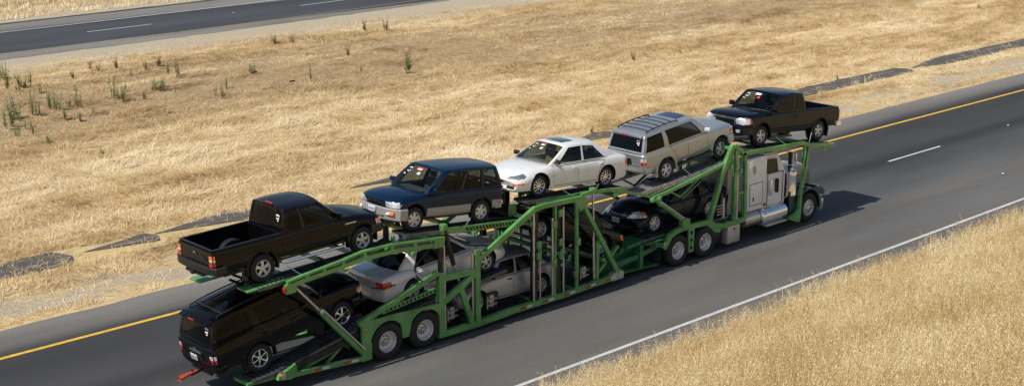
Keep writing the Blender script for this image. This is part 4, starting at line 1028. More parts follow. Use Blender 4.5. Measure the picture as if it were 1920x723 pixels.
# lower side rails
railR = part(tr, 'side_rail', lambda bm, s: (strip(bm, [(19.55, .44), (20.1, .41), (22.3, .25)], .12, *yy_(s, 0, .10)), plate(bm, [(19.35, .40), (19.75, .33), (19.95, .50), (19.9, .72), (19.7, .62), (19.4, .52)], *yy_(s, .01, .12))), G)
railF = part(tr, 'side_rail', bstrip([(24.78, .23), (26.1, .21), (27.5, .26), (29.6, .25), (31.75, .31)], .17, 0, .14), G)
part(tr, 'rail_end', lambda bm, s: plate(bm, [(31.70, .20), (32.22, .20), (32.25, .40), (32.1, .50), (31.72, .42)], *yy_(s, .002, .16)), M['boxgrey'])
def arc(cx, cz, r, a0, a1, n=10): return [(cx+r*math.cos(R(a0+(a1-a0)*k/n)), cz+r*math.sin(R(a0+(a1-a0)*k/n))) for k in range(n+1)]
w1, w2, wr = (22.88, .53), (24.19, .53), .53
fend = part(tr, 'fender_plate', lambda bm, s: plate(bm, [(22.02, .19), (22.34, .19), (22.34, .62)] + arc(w1[0], w1[1], .60, 162, 38) + [(23.40, .50), (23.62, .50)] + arc(w2[0], w2[1], .60, 142, 14) + [(24.90, .66), (24.90, 1.17), (22.9, 1.26), (22.02, 1.28)], *yy_(s, 0, .06)), G)
part(tr, 'inclined_beam', bstrip([(21.95, 1.24), (24.72, 2.05)], .14, .0, .12), G)
part(tr, 'perforated_rail', lambda bm, s: (strip(bm, [(22.8, 1.36), (24.75, 1.56)], .13, *yy_(s, .10, .15)),), G)
for s in (0, 1):
    bm = bmesh.new()
    for k in range(13):
        x = 22.95+k*.14; y0, y1 = yy_(s, .085, .11); tube(bm, (x, y0, 1.375+(x-22.95)*.1), (x, y1, 1.375+(x-22.95)*.1), .035)
    finish('rail_hole', bm, M['well'], tr, shift=tr.location)['kind'] = 'stuff'
# main posts
def post(x0, x1, z0, z1, a=.0, b=.13, w=.12):
    return lambda bm, s: strip(bm, [(x0, z0), (x1, z1)], w, *yy_(s, a, b))
part(tr, 'post', post(24.80, 24.82, .15, 2.05, 0, .14, .20), G)
part(tr, 'lift_cylinder', lambda bm, s: (tube(bm, (24.83, side_y(s, .08), 2.0), (24.83, side_y(s, .08), 2.86), .075),), M['darkmetal'])
part(tr, 'cylinder_rod', lambda bm, s: tube(bm, (24.97, side_y(s, .05), .3), (24.95, side_y(s, .05), 2.8), .028), M['steel'])
part(tr, 'post', post(26.16, 26.16, .25, 2.42, 0, .12, .17), G)
part(tr, 'cylinder_rod', lambda bm, s: tube(bm, (26.00, side_y(s, .06), .3), (26.00, side_y(s, .06), 2.35), .035), M['steel'])
part(tr, 'truss_beam', bstrip([(24.82, 1.86), (26.1, 1.80)], .17, .005, .12), G)
part(tr, 'truss_beam', bstrip([(24.86, 1.14), (25.5, 1.44), (26.1, 1.73)], .17, .01, .11), G)
part(tr, 'truss_leg', bstrip([(25.50, 1.50), (25.95, .30)], .16, .0, .10), G)
part(tr, 'lift_cylinder', lambda bm, s: tube(bm, (25.08, side_y(s, .2), 3.24), (25.42, side_y(s, .2), 2.10), .07), M['darkmetal'])
part(tr, 'cylinder_rod', lambda bm, s: tube(bm, (25.40, side_y(s, .2), 2.2), (25.92, side_y(s, .16), .55), .04), M['steel'])
# rear arm (slotted) carrying the rear half of the top deck
A_ = [(19.75, 2.80), (20.1, 2.86), (21.47, 2.96), (22.17, 3.03), (23.13, 3.02), (24.78, 2.86)]
up_ = [(19.75, 2.93), (20.1, 2.98), (21.47, 3.12), (22.17, 3.22), (23.13, 3.20), (24.80, 3.03)]
def arm(bm, s):
    ya, yb = yy_(s, 0, .10)
    strip(bm, A_, .12, ya, yb); strip(bm, up_, .055, ya, yb)
    for x in (19.8, 20.35, 20.9, 21.5, 22.2, 23.1, 23.9, 24.7):
        zl = np.interp(x, [p[0] for p in A_], [p[1] for p in A_]); zu = np.interp(x, [p[0] for p in up_], [p[1] for p in up_])
        strip(bm, [(x, zl), (x, zu)], .10, ya+.004, yb-.004)
    plate(bm, [(24.5, 2.80), (24.9, 2.78), (24.95, 3.05), (24.6, 3.08)], ya-.01, yb+.01)
part(tr, 'upper_arm', arm, G)
part(tr, 'arm_hanger', lambda bm, s: plate(bm, [(19.70, 2.62), (19.98, 2.62), (20.05, 2.84), (19.70, 2.86)], *yy_(s, .006, .11)), G)
hl = part(tr, 'red_lamp', lambda bm, s: box(bm, (19.66, side_y(s, .05), 2.74), (.05, .09, .16), None, .015), M['red'])
part(tr, 'ram', lambda bm, s: tube(bm, (20.73, side_y(s, .07), 1.93), (22.05, side_y(s, .07), .45), .085), G)
part(tr, 'ram_rod', lambda bm, s: (tube(bm, (20.03, side_y(s, .05), 2.70), (20.75, side_y(s, .07), 1.91), .035), tube(bm, (20.76, side_y(s, -.02), 1.98), (22.1, side_y(s, -.02), .52), .028)), M['steel'])
part(tr, 'ram_collar', lambda bm, s: lathe(bm, [(0, -.09), (.06, -.09), (.075, -.04), (.075, .06), (.05, .09), (0, .09)], 14, 'Y', (20.74, side_y(s, .05), 1.93)), M['chrome'])
# mid rail, diagonal, roof beam, right bay
part(tr, 'perforated_rail', bstrip([(24.95, 3.16), (25.2, 3.13), (28.35, 2.79)], .17, .16, .22), G)
for s in (0, 1):
    bm = bmesh.new()
    for k in range(20):
        x = 25.9+k*.125; y0, y1 = yy_(s, .14, .18); z = 3.13-(x-25.2)*.108; strip(bm, [(x-.035, z+.05), (x+.035, z-.05)], .045, y0, y1)
    finish('rail_hole', bm, M['well'], tr, shift=tr.location)['kind'] = 'stuff'
part(tr, 'diagonal_brace', bstrip([(26.18, 2.10), (28.46, 3.17)], .15, .0, .13), G)
part(tr, 'roof_beam', bstrip([(28.42, 3.155), (28.75, 3.18), (30.35, 3.13)], .13, .0, .13), G)
part(tr, 'post', post(28.50, 28.53, .30, 3.1, .10, .24, .17), M['darkmetal'])
part(tr, 'cylinder_rod', lambda bm, s: (tube(bm, (28.37, side_y(s, .04), 3.08), (28.38, side_y(s, .04), .35), .038), tube(bm, (28.64, side_y(s, .06), 1.9), (28.66, side_y(s, .06), .35), .028)), M['steel'])
part(tr, 'post', post(29.24, 29.27, .30, 3.12, .02, .12, .08), G)
part(tr, 'post', post(29.46, 29.50, .30, 3.12, .10, .22, .18), M['darkmetal'])
part(tr, 'cylinder_rod', lambda bm, s: (tube(bm, (29.14, side_y(s, .04), 2.75), (29.15, side_y(s, .04), .35), .036), tube(bm, (29.60, side_y(s, .05), 3.0), (29.62, side_y(s, .05), .35), .034)), M['steel'])
def brackets(bm, s):
    for x, z in ((28.56, 2.05), (28.56, 1.72), (29.20, 2.55), (29.20, 1.35), (29.45, 2.85), (29.47, 1.95), (29.50, 1.55), (30.2, 1.8), (30.12, .8)):
        box(bm, (x, side_y(s, .02), z), (.16, .10, .22), None, .01)
    for x, z in ((28.56, 1.88), (29.47, 1.75), (29.2, 2.4)): strip(bm, [(x+.02, z-.35), (x+.02, z)], .05, *yy_(s, -.03, .02))
part(tr, 'slide_bracket', brackets, G)
def roundpost(bm, s):
    y = side_y(s, .06); path_tube(bm, [(29.98, y, 3.12), (30.10, y, 3.08), (30.16, y, 2.97), (30.17, y, 2.6), (30.2, y, .3)], .065, 10)
part(tr, 'post', roundpost, G)
part(tr, 'gusset_plate', lambda bm, s: plate(bm, [(29.95, 3.19), (30.52, 3.16), (30.62, 2.90), (30.28, 2.72), (30.15, 2.95)], *yy_(s, -.006, .10)), G)
part(tr, 'diagonal_brace', bstrip([(30.36, 3.03), (32.02, .42)], .13, .0, .11), G)
part(tr, 'cylinder_rod', lambda bm, s: tube(bm, (30.97, side_y(s, .16), 3.22), (31.05, side_y(s, .16), 1.2), .036), M['steel'])
part(tr, 'lift_cylinder', lambda bm, s: tube(bm, (31.01, side_y(s, .16), 1.75), (31.06, side_y(s, .16), .4), .045), M['steel'])
part(tr, 'post', post(31.15, 31.17, .35, 1.6, .10, .20, .12), G)
part(tr, 'clevis', lambda bm, s: (box(bm, (30.97, side_y(s, .16), 3.26), (.20, .16, .12), None, .02), box(bm, (25.05, side_y(s, .18), 3.27), (.18, .18, .20), None, .03)), G)
part(tr, 'front_brace', bstrip([(31.15, .42), (32.2, 1.20)], .10, .2, .3), G)
part(tr, 'upper_rail', lambda bm, s: (strip(bm, [(30.35, 3.20), (31.02, 3.25)], .10, *yy_(s, .03, .10)), strip(bm, [(28.6, 3.27), (30.5, 3.23)], .05, *yy_(s, .16, .22)), strip(bm, [(30.5, 3.22), (31.6, 3.12), (32.5, 3.0)], .10, *yy_(s, .12, .20))), G)
# cross members
def crossbars(bm, s):
    for x, z in ((20.2, 2.82), (21.5, 2.90), (22.4, 2.95), (23.3, 2.95), (24.8, 2.95), (26.1, 2.90), (28.4, 2.68), (30.3, 3.08), (31.9, 2.92), (28.5, .28), (30.1, .28), (31.9, .30), (26.2, .22), (24.85, .25), (22.3, .28), (19.9, .38), (24.8, 1.2), (29.4, 1.6), (31.4, .95)):
        part(tr, 'cross_member', lambda b_, s_: box(b_, (x, 5.04, z), (.12, 2.5, .10)), G, both=False)
crossbars(None, 0)
# wheel tracks: ribbed runways
def track(parent, pts, worn=False, name='wheel_track', lip=True):
    for s in (0, 1):
        bm = bmesh.new(); y0, y1 = yy_(s, .16, .82)
        strip(bm, pts, .035, y0, y1)
        if lip:
            for ya in (y0+.002, y1-.032):
                strip(bm, [(x, z+.02) for x, z in pts], .085, ya, ya+.03)
        L = 0
        for (xa, za), (xb, zb) in zip(pts, pts[1:]):
            d = math.hypot(xb-xa, zb-za); n = int(d/.13); ang = math.atan2(zb-za, xb-xa)
            for k in range(n):
                t = (k+.5)/n; box(bm, (xa+(xb-xa)*t-math.sin(ang)*.022, (y0+y1)/2, za+(zb-za)*t+.022*math.cos(ang)), (.035, y1-y0-.06, .035), Matrix.Rotation(-ang, 3, 'Y'))
        finish(name, bm, M['deckworn'] if worn else M['deck'], parent, shift=parent.location)
dz = -.06
track(tr, [(19.0, 2.84), (20.5, 2.90), (22.5, 2.955), (23.3, 2.97)])
track(tr, [(23.75, 3.26), (25.0, 3.12), (26.7, 2.94), (28.35, 2.76)])
track(tr, [(28.3, 3.31), (29.1, 3.27), (31.9, 3.05), (32.5, 3.0)])
track(tr, [(18.75, .46), (19.3, .50), (21.8, .99), (22.6, 1.14)])
track(tr, [(23.2, 1.08), (24.2, 1.17), (26.95, 1.42), (27.4, 1.46)])
track(tr, [(25.9, .26), (27.0, .24), (31.4, .27)])
track(tr, [(28.5, 2.16), (29.1, 1.93), (31.75, .86), (32.2, .66)], lip=False)
part(tr, 'loading_ramp', lambda bm, s: (box(bm, (19.35 if s == 0 else 18.75, (4.25 if s == 0 else 5.95), 2.86 if s == 0 else 2.78), (1.25 if s == 0 else .75, .50, .05), Matrix.Rotation(R(-2), 3, 'Y'), .01)), G)
part(tr, 'deck_support', lambda bm, s: (tube(bm, (19.1, side_y(s, .9), 2.75), (19.9, side_y(s, .9), 2.30), .035), tube(bm, (19.3, side_y(s, .75), 2.8), (20.1, side_y(s, .75), 2.36), .035), box(bm, (22.9, side_y(s, .5), 3.06), (1.0, .5, .03), Matrix.Rotation(R(-13), 3, 'Y'))), M['darkmetal'])
part(tr, 'tail_ramp', lambda bm, s: (strip(bm, [(18.62, .40), (19.5, .37)], .07, *yy_(s, .3, .95)), box(bm, (18.95, side_y(s, .55), .46), (.10, .5, .05)), box(bm, (19.45, side_y(s, .5), .49), (.12, .4, .05))), G)
part(tr, 'inner_ramp_side', bstrip([(19.7, .52), (21.2, .74), (22.35, .98)], .17, .13, .16), M['darkmetal'])
part(tr, 'ramp_brace', lambda bm, s: (strip(bm, [(20.2, .40), (22.1, .86)], .07, *yy_(s, .2, .26)), strip(bm, [(21.0, .36), (21.6, .78)], .06, *yy_(s, .2, .25))), G)
part(tr, 'slider_stop', lambda bm, s: [box(bm, (x, side_y(s, .22), z), (.12, .10, .10), None, .01) for x, z in ((23.1, 3.05), (26.9, 2.6), (27.4, 2.35), (24.0, 2.72))], G)
part(tr, 'deck_post', lambda bm, s: (box(bm, (23.45, side_y(s, .4), 3.05), (.08, .08, .5)), box(bm, (28.0, side_y(s, .55), 3.1), (.28, .05, .34))), G)
def hose(bm, s):
    y = side_y(s, .02); path_tube(bm, [(24.5, y, 2.86), (24.2, y, 2.66), (23.97, y, 2.5), (23.88, y, 2.30), (23.95, y, 2.12), (24.12, y, 1.96), (24.38, y, 1.86), (24.65, y, 1.9), (24.78, y, 2.05)], .022, 8)
    y = side_y(s, .15); path_tube(bm, [(25.2, y, 3.02), (25.47, y, 2.83), (25.8, y, 2.62), (26.15, y, 2.50), (26.45, y, 2.46), (26.7, y, 2.38), (26.9, y, 2.25)], .022, 8)
    path_tube(bm, [(22.5, y, 2.1), (22.9, y, 2.0), (23.3, y, 2.02)], .02, 8)
part(tr, 'hydraulic_hose', hose, M['hose'], both=False)
def valves(bm, s):
    for x0, z0 in ((25.22, .45), (26.72, .45), (30.55, .45)):
        y = side_y(s, .22)
        box(bm, (x0+.20, y+.10, z0+.20), (.16, .10, .34), None, .01)
        for k in range(2): tube(bm, (x0-.02, y, z0+.10+.16*k), (x0+.34, y, z0+.12+.16*k), .018)
        box(bm, (x0-.02, y, z0+.2), (.03, .03, .36))
part(tr, 'valve_bank', valves, M['boxgrey'], both=False)
part(tr, 'valve_box', lambda bm, s: [box(bm, (x, side_y(s, .5), .55), (.5, .3, .6), None, .02) for x in (25.3, 27.0)], M['plastic'])
# gooseneck and front apron
part(tr, 'gooseneck', lambda bm, s: (plate(bm, [(31.9, .22), (33.4, .30), (33.4, .95), (32.9, 1.05), (32.0, .95)], *yy_(s, .55, .62)), strip(bm, [(32.0, .55), (33.1, .62), (34.3, .80)], .16, *yy_(s, .25, .36)), strip(bm, [(32.6, 1.05), (33.4, 1.1)], .1, *yy_(s, .2, .9)), plate(bm, [(33.2, .25), (33.36, .25), (33.36, 1.0), (33.2, 1.0)], *yy_(s, .2, .6))), M['greenshade'])
part(tr, 'neck_floor', lambda bm, s: box(bm, (32.9, 5.04, .24), (2.4, 2.2, .06), Matrix.Rotation(R(3), 3, 'Y')), M['greenshade'], both=False)
# tapes
def ztab(tab, x): return float(np.interp(x, [p[0] for p in tab], [p[1] for p in tab]))
def tapes(parent, tab, x0, x1, per, s, par, phase=0):
    x = x0
    while x < x1:
        for dx, m_ in ((0, 'redtape'), (.26, 'whitetape')):
            bm = bmesh.new(); a, b = x+dx, x+dx+.22; y = side_y(s, -.004)
            vs = [bm.verts.new((a, y, ztab(tab, a)-.035)), bm.verts.new((b, y, ztab(tab, b)-.035)), bm.verts.new((b, y, ztab(tab, b)+.035)), bm.verts.new((a, y, ztab(tab, a)+.035))]
            f = bm.faces.new(vs if s == 0 else vs[::-1]); finish('reflective_tape', bm, M[m_], par, shift=parent.location)
        x += per
tapes(tr, [(19.55, .44), (20.1, .41), (22.3, .25)], 20.45, 22.0, .95, 0, railR[0])
tapes(tr, [(24.78, .23), (26.1, .21), (27.5, .26), (29.6, .25), (31.75, .31)], 25.1, 31.4, .90, 0, railF[0])
tapes(tr, [(22.0, 1.20), (24.9, 1.10)], 22.32, 24.6, .93, 0, fend[0])
tl = part(tr, 'tail_lamp_box', lambda bm, s: box(bm, (19.50, side_y(s, .12), .49), (.10, .34, .17), None, .02), M['steel'])
for s, o in enumerate(tl):
    for k, c_ in ((0, 'red'), (1, 'orange')):
        bm = bmesh.new(); lathe(bm, [(0, -.03), (.045, -.03), (.06, 0), (.06, .03)], 16, 'X', (19.44, side_y(s, .20-.15*k), .49)); finish('tail_lamp', bm, M[c_], o, shift=tr.location)
for x, z in ((22.15, 1.07), (24.62, 1.02), (22.14, .9)):
    bm = bmesh.new(); lathe(bm, [(0, -.03), (.03, -.03), (.04, 0)], 12, 'Y', (x, YN-.002, z)); finish('side_marker', bm, M['orange'], tr, shift=tr.location)
# truck wheels
def lathe_mesh(name, prof, mats, seg=40, ang=40, midx=None):
    bm = bmesh.new(); lathe(bm, prof, seg)
    bm.normal_update()
    for f in bm.faces: f.smooth = True
    for e in bm.edges:
        if len(e.link_faces) == 2 and e.calc_face_angle(0) > R(ang): e.smooth = False
    me = bpy.data.meshes.new(name); bm.to_mesh(me); bm.free()
    for m_ in mats: me.materials.append(m_)
    return me
T_out = lathe_mesh('tyre', [(.295, .02), (.32, .0), (.42, -.012), (.49, .01), (.522, .045), (.53, .09), (.53, .20), (.522, .245), (.47, .28), (.32, .27), (.295, .24)], [M['rubber']], 48)
R_dish = lathe_mesh('rim', [(.30, .02), (.285, .012), (.272, .03), (.262, .12), (.235, .15), (.18, .165), (.10, .165)], [M['alloy']], 40, 60)
H_dish = lathe_mesh('hub', [(0, .055), (.055, .055), (.07, .075), (.075, .15), (.11, .16), (.125, .17)], [M['steel']], 24, 30)
R_conv = lathe_mesh('rim', [(.30, .02), (.285, .008), (.272, .03), (.262, .06), (.23, .055), (.17, .03), (.10, .02), (.08, -.01), (0, -.02)], [M['alloy']], 40, 60)
def nuts(mesh_mat, y, parent, sg):
    bm = bmesh.new()
    for k in range(10):
        a = k*math.pi/5; tube(bm, (.145*math.cos(a), y, .145*math.sin(a)), (.145*math.cos(a), y-.035, .145*math.sin(a)), .014, seg=6)
        tube(bm, (.215*math.cos(a+.3), y+.004, .215*math.sin(a+.3)), (.215*math.cos(a+.3), y-.004, .215*math.sin(a+.3)), .022, seg=10)
    o = finish('wheel_nuts', bm, M['darkmetal'], parent); return o
def truck_wheel(parent, X, Y, Z, conv=False, sg=1, inner=False):
    t = bpy.data.objects.new('wheel', T_out); COL.objects.link(t); t.parent = parent; t.location = Vector((X, Y, Z))-parent.location
    if sg < 0: t.rotation_euler = (0, 0, math.pi)
    if inner: return
    q = bpy.data.objects.new('rim', R_conv if conv else R_dish); COL.objects.link(q); q.parent = t
    if not conv: q = bpy.data.objects.new('hub', H_dish); COL.objects.link(q); q.parent = t
    nuts(None, .03 if conv else .165, t, sg)
for X in (22.88, 24.19):
    truck_wheel(tr, X, 3.72, .53); truck_wheel(tr, X, 4.05, .53, inner=True)
    truck_wheel(tr, X, 6.36, .53, sg=-1); truck_wheel(tr, X, 6.03, .53, sg=-1, inner=True)
part(tr, 'axle', lambda bm, s: [tube(bm, (x, 4.0, .53), (x, 6.08, .53), .07) for x in (22.88, 24.19)], M['darkmetal'], both=False)
part(tr, 'mud_flap', lambda bm, s: box(bm, (22.15, side_y(s, .45), .50), (.02, .55, .55)), M['plastic'])

# ------------------------------------------------------------------ tractor
tk = thing('truck_tractor', 'white sleeper-cab truck tractor with green car rack over its roof and chrome tank', 'truck', (38, 5.04, 0))
part(tk, 'chassis', lambda bm, s: strip(bm, [(33.6, .80), (43.0, .74)], .26, *yy_(s, .85, .93)), M['darkmetal'])
part(tk, 'deck_frame', lambda bm, s: (strip(bm, [(34.15, .72), (34.45, 1.08), (34.75, 1.19), (35.2, 1.22), (36.3, 1.17), (36.7, 1.00), (37.2, .88), (38.3, .90)], .16, *yy_(s, .0, .12)),), G)
part(tk, 'fender_bracket', lambda bm, s: plate(bm, [(35.36, .33), (35.62, .33), (35.66, 1.2), (35.34, 1.2)], *yy_(s, .02, .08)), G)
part(tk, 'bracket_hole', lambda bm, s: [tube(bm, (35.49, side_y(s, -.0), z), (35.49, side_y(s, .04), z), .055) for z in (.48, .74, 1.0)], M['well'])
part(tk, 'pivot_box', lambda bm, s: plate(bm, [(35.0, 1.15), (35.38, 1.15), (35.38, 1.48), (35.25, 1.55), (35.0, 1.50)], *yy_(s, -.01, .15)), G)
part(tk, 'gusset', lambda bm, s: plate(bm, [(36.25, 1.1), (36.75, .93), (37.05, .80), (36.9, .70), (36.65, .78)], *yy_(s, .005, .1)), G)
part(tk, 'lift_cylinder', lambda bm, s: (tube(bm, (33.75, side_y(s, .08), 2.46), (34.0, side_y(s, .08), 2.22), .09), tube(bm, (34.0, side_y(s, .08), 2.25), (35.2, side_y(s, .08), 1.40), .075)), G)
part(tk, 'cylinder_rod', lambda bm, s: tube(bm, (33.9, side_y(s, .02), 2.36), (35.1, side_y(s, .02), 1.56), .03), M['steel'])
part(tk, 'slanted_post', bstrip([(36.42, 1.18), (37.05, 2.75), (37.56, 3.57)], .17, .0, .12), G)
for s in (0, 1):
    bm = bmesh.new()
    for k in range(6):
        t = k/5; x = 36.72+.32*t; z = 1.98+.75*t; y0, y1 = yy_(s, -.004, .02); tube(bm, (x, y0, z), (x, y1, z), .03)
    finish('post_hole', bm, M['whitetape'], tk, shift=tk.location)
part(tk, 'post', post(37.72, 37.76, .90, 3.40, .03, .14, .15), G)
part(tk, 'cylinder_rod', lambda bm, s: tube(bm, (37.86, side_y(s, .05), .95), (37.84, side_y(s, .05), 3.2), .04), M['steel'])
part(tk, 'post', lambda bm, s: strip(bm, [(37.60, 3.55), (37.95, 3.36), (38.18, 3.14), (38.25, 2.4), (38.27, .88)], .13, *yy_(s, .0, .10)), G)
part(tk, 'post_tie', bstrip([(37.7, 1.88), (38.25, 1.86)], .09, .02, .10), G)
part(tk, 'slide_bracket', lambda bm, s: [box(bm, (x, side_y(s, .0), z), (.14, .1, .16), None, .01) for x, z in ((37.68, 2.75), (37.68, 2.95), (37.9, 2.6), (37.45, 2.85))], G)
part(tk, 'deck_rail', bstrip([(38.08, 3.17), (38.6, 3.17), (40.2, 3.09), (41.5, 3.02), (41.85, 2.88), (43.3, 2.66)], .12, .0, .10), G)
part(tk, 'deck_tip', lambda bm, s: (box(bm, (43.1, side_y(s, .12), 2.70), (.5, .10, .06), Matrix.Rotation(R(8), 3, 'Y')), box(bm, (42.9, side_y(s, .1), 2.58), (.1, .08, .14))), G)
track(tk, [(38.1, 3.20), (39.6, 3.08), (42.9, 2.75), (43.15, 2.72)], worn=False)
bm_ = None
part(tk, 'front_leg', lambda bm, s: (strip(bm, [(41.82, 2.92), (41.62, 1.95), (41.42, 1.25), (41.36, .30)], .12, *yy_(s, .0, .09)), strip(bm, [(41.55, 2.95), (41.50, 2.2), (41.58, 1.7)], .08, *yy_(s, .02, .08)), plate(bm, [(40.68, .42), (41.30, .18), (41.42, .20), (41.42, .75), (41.2, .55)], *yy_(s, .005, .12))), G)
part(tk, 'upper_deck_rail', lambda bm, s: (strip(bm, [(33.6, 2.50), (34.3, 2.56), (36.3, 2.86), (37.6, 3.06)], .10, *yy_(s, .04, .12)), strip(bm, [(32.0, 3.0), (33.0, 2.74), (33.62, 2.52)], .07, *yy_(s, .10, .17))), G)
track(tk, [(33.15, 2.66), (34.7, 2.74), (37.4, 3.0), (38.0, 3.07)], worn=True)
part(tk, 'ramp_lip', lambda bm, s: (box(bm, (33.45, side_y(s, .42), 2.66), (.75, .56, .03), Matrix.Rotation(R(-4), 3, 'Y')), strip(bm, [(33.5, 2.585), (36.0, 2.87), (37.3, 3.03)], .05, *yy_(s, .125, .155))), M['deckworn'])
part(tk, 'deck_clevis', lambda bm, s: [box(bm, (x, side_y(s, .02), z), (.14, .16, .14), None, .03) for x, z in ((33.55, 2.46), (33.85, 2.46))], G)
part(tk, 'under_brace', lambda bm, s: (tube(bm, (34.6, side_y(s, .3), 2.52), (35.2, side_y(s, .3), 2.20), .035), tube(bm, (35.2, side_y(s, .3), 2.20), (36.4, side_y(s, .3), 2.78), .04), tube(bm, (35.25, side_y(s, .24), 2.14), (36.5, side_y(s, .24), 2.72), .025)), G)
track(tk, [(33.3, 1.10), (34.2, 1.105), (37.0, 1.07), (37.6, 1.07)])
part(tk, 'deck_floor', lambda bm, s: (box(bm, (33.85, side_y(s, .45), 1.02), (1.0, .75, .05)), strip(bm, [(33.75, .94), (34.3, .80)], .14, *yy_(s, .02, .14))), M['greenshade'])  # shade below the navy sedan is put into the floor's colour
for y in (3.95, 4.2, 4.45, 5.6, 5.85, 6.1):
    bm = bmesh.new(); lathe(bm, [(0, -.03), (.04, -.03), (.055, 0)], 12, 'X', (33.72, y, .90)); finish('tail_lamp', bm, M['red'], tk, shift=tk.location)
part(tk, 'lamp_bar', lambda bm, s: box(bm, (33.78, side_y(s, .48), .90), (.06, .85, .15), None, .01), M['greenshade'])
part(tk, 'mud_flap', lambda bm, s: box(bm, (34.10, side_y(s, .46), .45), (.02, .62, .70)), M['flap'])
def xbars(bm, s):
    for x, z in ((37.6, 3.45), (38.2, 3.08), (40.2, 3.0), (41.7, 2.86), (43.05, 2.60), (33.7, 2.5), (35.5, 2.70), (37.3, 2.9), (37.4, .95), (36.4, 1.03), (34.4, .98)): part(tk, 'cross_member', lambda b_, s_: box(b_, (x, 5.04, z), (.11, 2.48, .09)), G, both=False)
xbars(None, 0)
# sleeper
part(tk, 'sleeper_box', lambda bm, s: (box(bm, (39.00, 5.04, 1.97), (1.20, 2.34, 1.88), None, .09)), M['cabwhite'], both=False)
part(tk, 'sleeper_door', lambda bm, s: box(bm, (38.98, side_y(s, .124), 1.62), (.66, .012, .72), None, .004), M['cabwhite'])
part(tk, 'door_latch', lambda bm, s: box(bm, (38.82, side_y(s, .113), 1.46), (.06, .012, .14), None, .004), M['plastic'])
part(tk, 'vent_plate', lambda bm, s: box(bm, (39.46, side_y(s, .122), 1.16), (.14, .012, .08)), M['darkmetal'])
def emblem(bm, s):
    y0, y1 = yy_(s, .116, .128)
    plate(bm, [(38.80, 2.62), (38.92, 2.60), (38.93, 2.42), (38.86, 2.30), (38.79, 2.44)], y0, y1)
part(tk, 'emblem', emblem, mat('dull_gold', (.42, .36, .24), .4, .4))
def seamb(bm, s):
    for a in ring_line([(38.63, 1.24), (39.33, 1.24), (39.33, 2.0), (38.63, 2.0)], .018): plate(bm, a, *yy_(s, .120, .124))
part(tk, 'sleeper_door_seam', seamb, mat('grey_seam', (.16, .16, .16), .7))
part(tk, 'sleeper_trim', lambda bm, s: box(bm, (38.415, side_y(s, .118), 2.05), (.05, .014, 1.75), None, .004), M['steel'])
part(tk, 'rear_panel', lambda bm, s: box(bm, (38.05, 5.04, 1.9), (.42, 1.7, 1.8), None, .04), M['boxgrey'], both=False)
# cab
def cabm(bm, s):
    prof = [(39.62, .92), (40.84, .92), (40.86, 2.10), (40.54, 2.74), (40.42, 2.80), (39.62, 2.84)]
    a = [bm.verts.new((x, 4.03+(.10 if z > 2.2 else 0), z)) for x, z in prof]; b = [bm.verts.new((x, 6.05-(.10 if z > 2.2 else 0), z)) for x, z in prof]
    bm.faces.new(a); bm.faces.new(b[::-1])
    for i in range(6): bm.faces.new((a[i], b[i], b[(i+1) % 6], a[(i+1) % 6]))
    bmesh.ops.bevel(bm, geom=bm.edges[:], offset=.05, segments=3, affect='EDGES')
part(tk, 'cab', cabm, M['cabwhite'], both=False)
dg_ = mat('cab_window_glass', (.008, .011, .011), .05, spec=.3)
part(tk, 'cab_window', lambda bm, s: plate(bm, [(39.78, 2.16), (40.44, 2.14), (40.32, 2.62), (39.78, 2.66)], *((4.045, 4.12) if s == 0 else (5.96, 6.035))), dg_)
part(tk, 'cab_windshield', lambda bm, s: plate(bm, [(40.85, 2.16), (40.58, 2.70), (40.605, 2.71), (40.875, 2.17)], *((4.25, 5.0) if s == 0 else (5.08, 5.83))), dg_)
def cdoor(bm, s):
    for a in ring_line([(39.82, 1.0), (40.66, 1.0), (40.70, 2.12), (39.82, 2.14)], .016): plate(bm, a, *((4.020, 4.03) if s == 0 else (6.05, 6.06)))
part(tk, 'door_seam', cdoor, M['seam'])
part(tk, 'door_handle', lambda bm, s: box(bm, (39.98, 4.0 if s == 0 else 6.08, 1.62), (.10, .05, .55), None, .02), M['chrome'])
part(tk, 'door_vent', lambda bm, s: box(bm, (40.35, 4.02 if s == 0 else 6.06, 1.65), (.13, .03, .50), None, .05), M['plastic'])
part(tk, 'grab_rail', lambda bm, s: path_tube(bm, [(40.75, side_y(s, .28), 1.1), (40.80, side_y(s, .18), 1.2), (40.80, side_y(s, .18), 2.0), (40.78, side_y(s, .28), 2.1)], .018), M['chrome'])
def mirror(bm, s):
    y = side_y(s, .06); box(bm, (41.0, y, 2.55), (.06, .20, .40), None, .02); tube(bm, (40.75, side_y(s, .4), 2.78), (41.0, y, 2.78), .014); tube(bm, (40.8, side_y(s, .34), 2.30), (41.0, y, 2.30), .014); tube(bm, (41.0, y, 2.28), (41.0, y, 2.80), .014)
part(tk, 'mirror', mirror, M['chrome'])
part(tk, 'air_cleaner', lambda bm, s: lathe(bm, [(0, 1.12), (.17, 1.13), (.20, 1.17), (.20, 1.25), (.195, 1.26), (.195, 1.85), (.20, 1.86), (.20, 1.98), (.17, 2.04), (.07, 2.06), (.07, 2.14), (0, 2.15)], 28, 'Z', (41.16, side_y(s, .28), 0)), M['chrome'])
part(tk, 'exhaust_stack', lambda bm, s: (tube(bm, (41.28, side_y(s, .44), 1.0), (41.28, side_y(s, .44), 2.62), .07, seg=20), tube(bm, (41.28, side_y(s, .44), 2.60), (41.28, side_y(s, .44), 2.66), .08, seg=20)), M['darkmetal'])
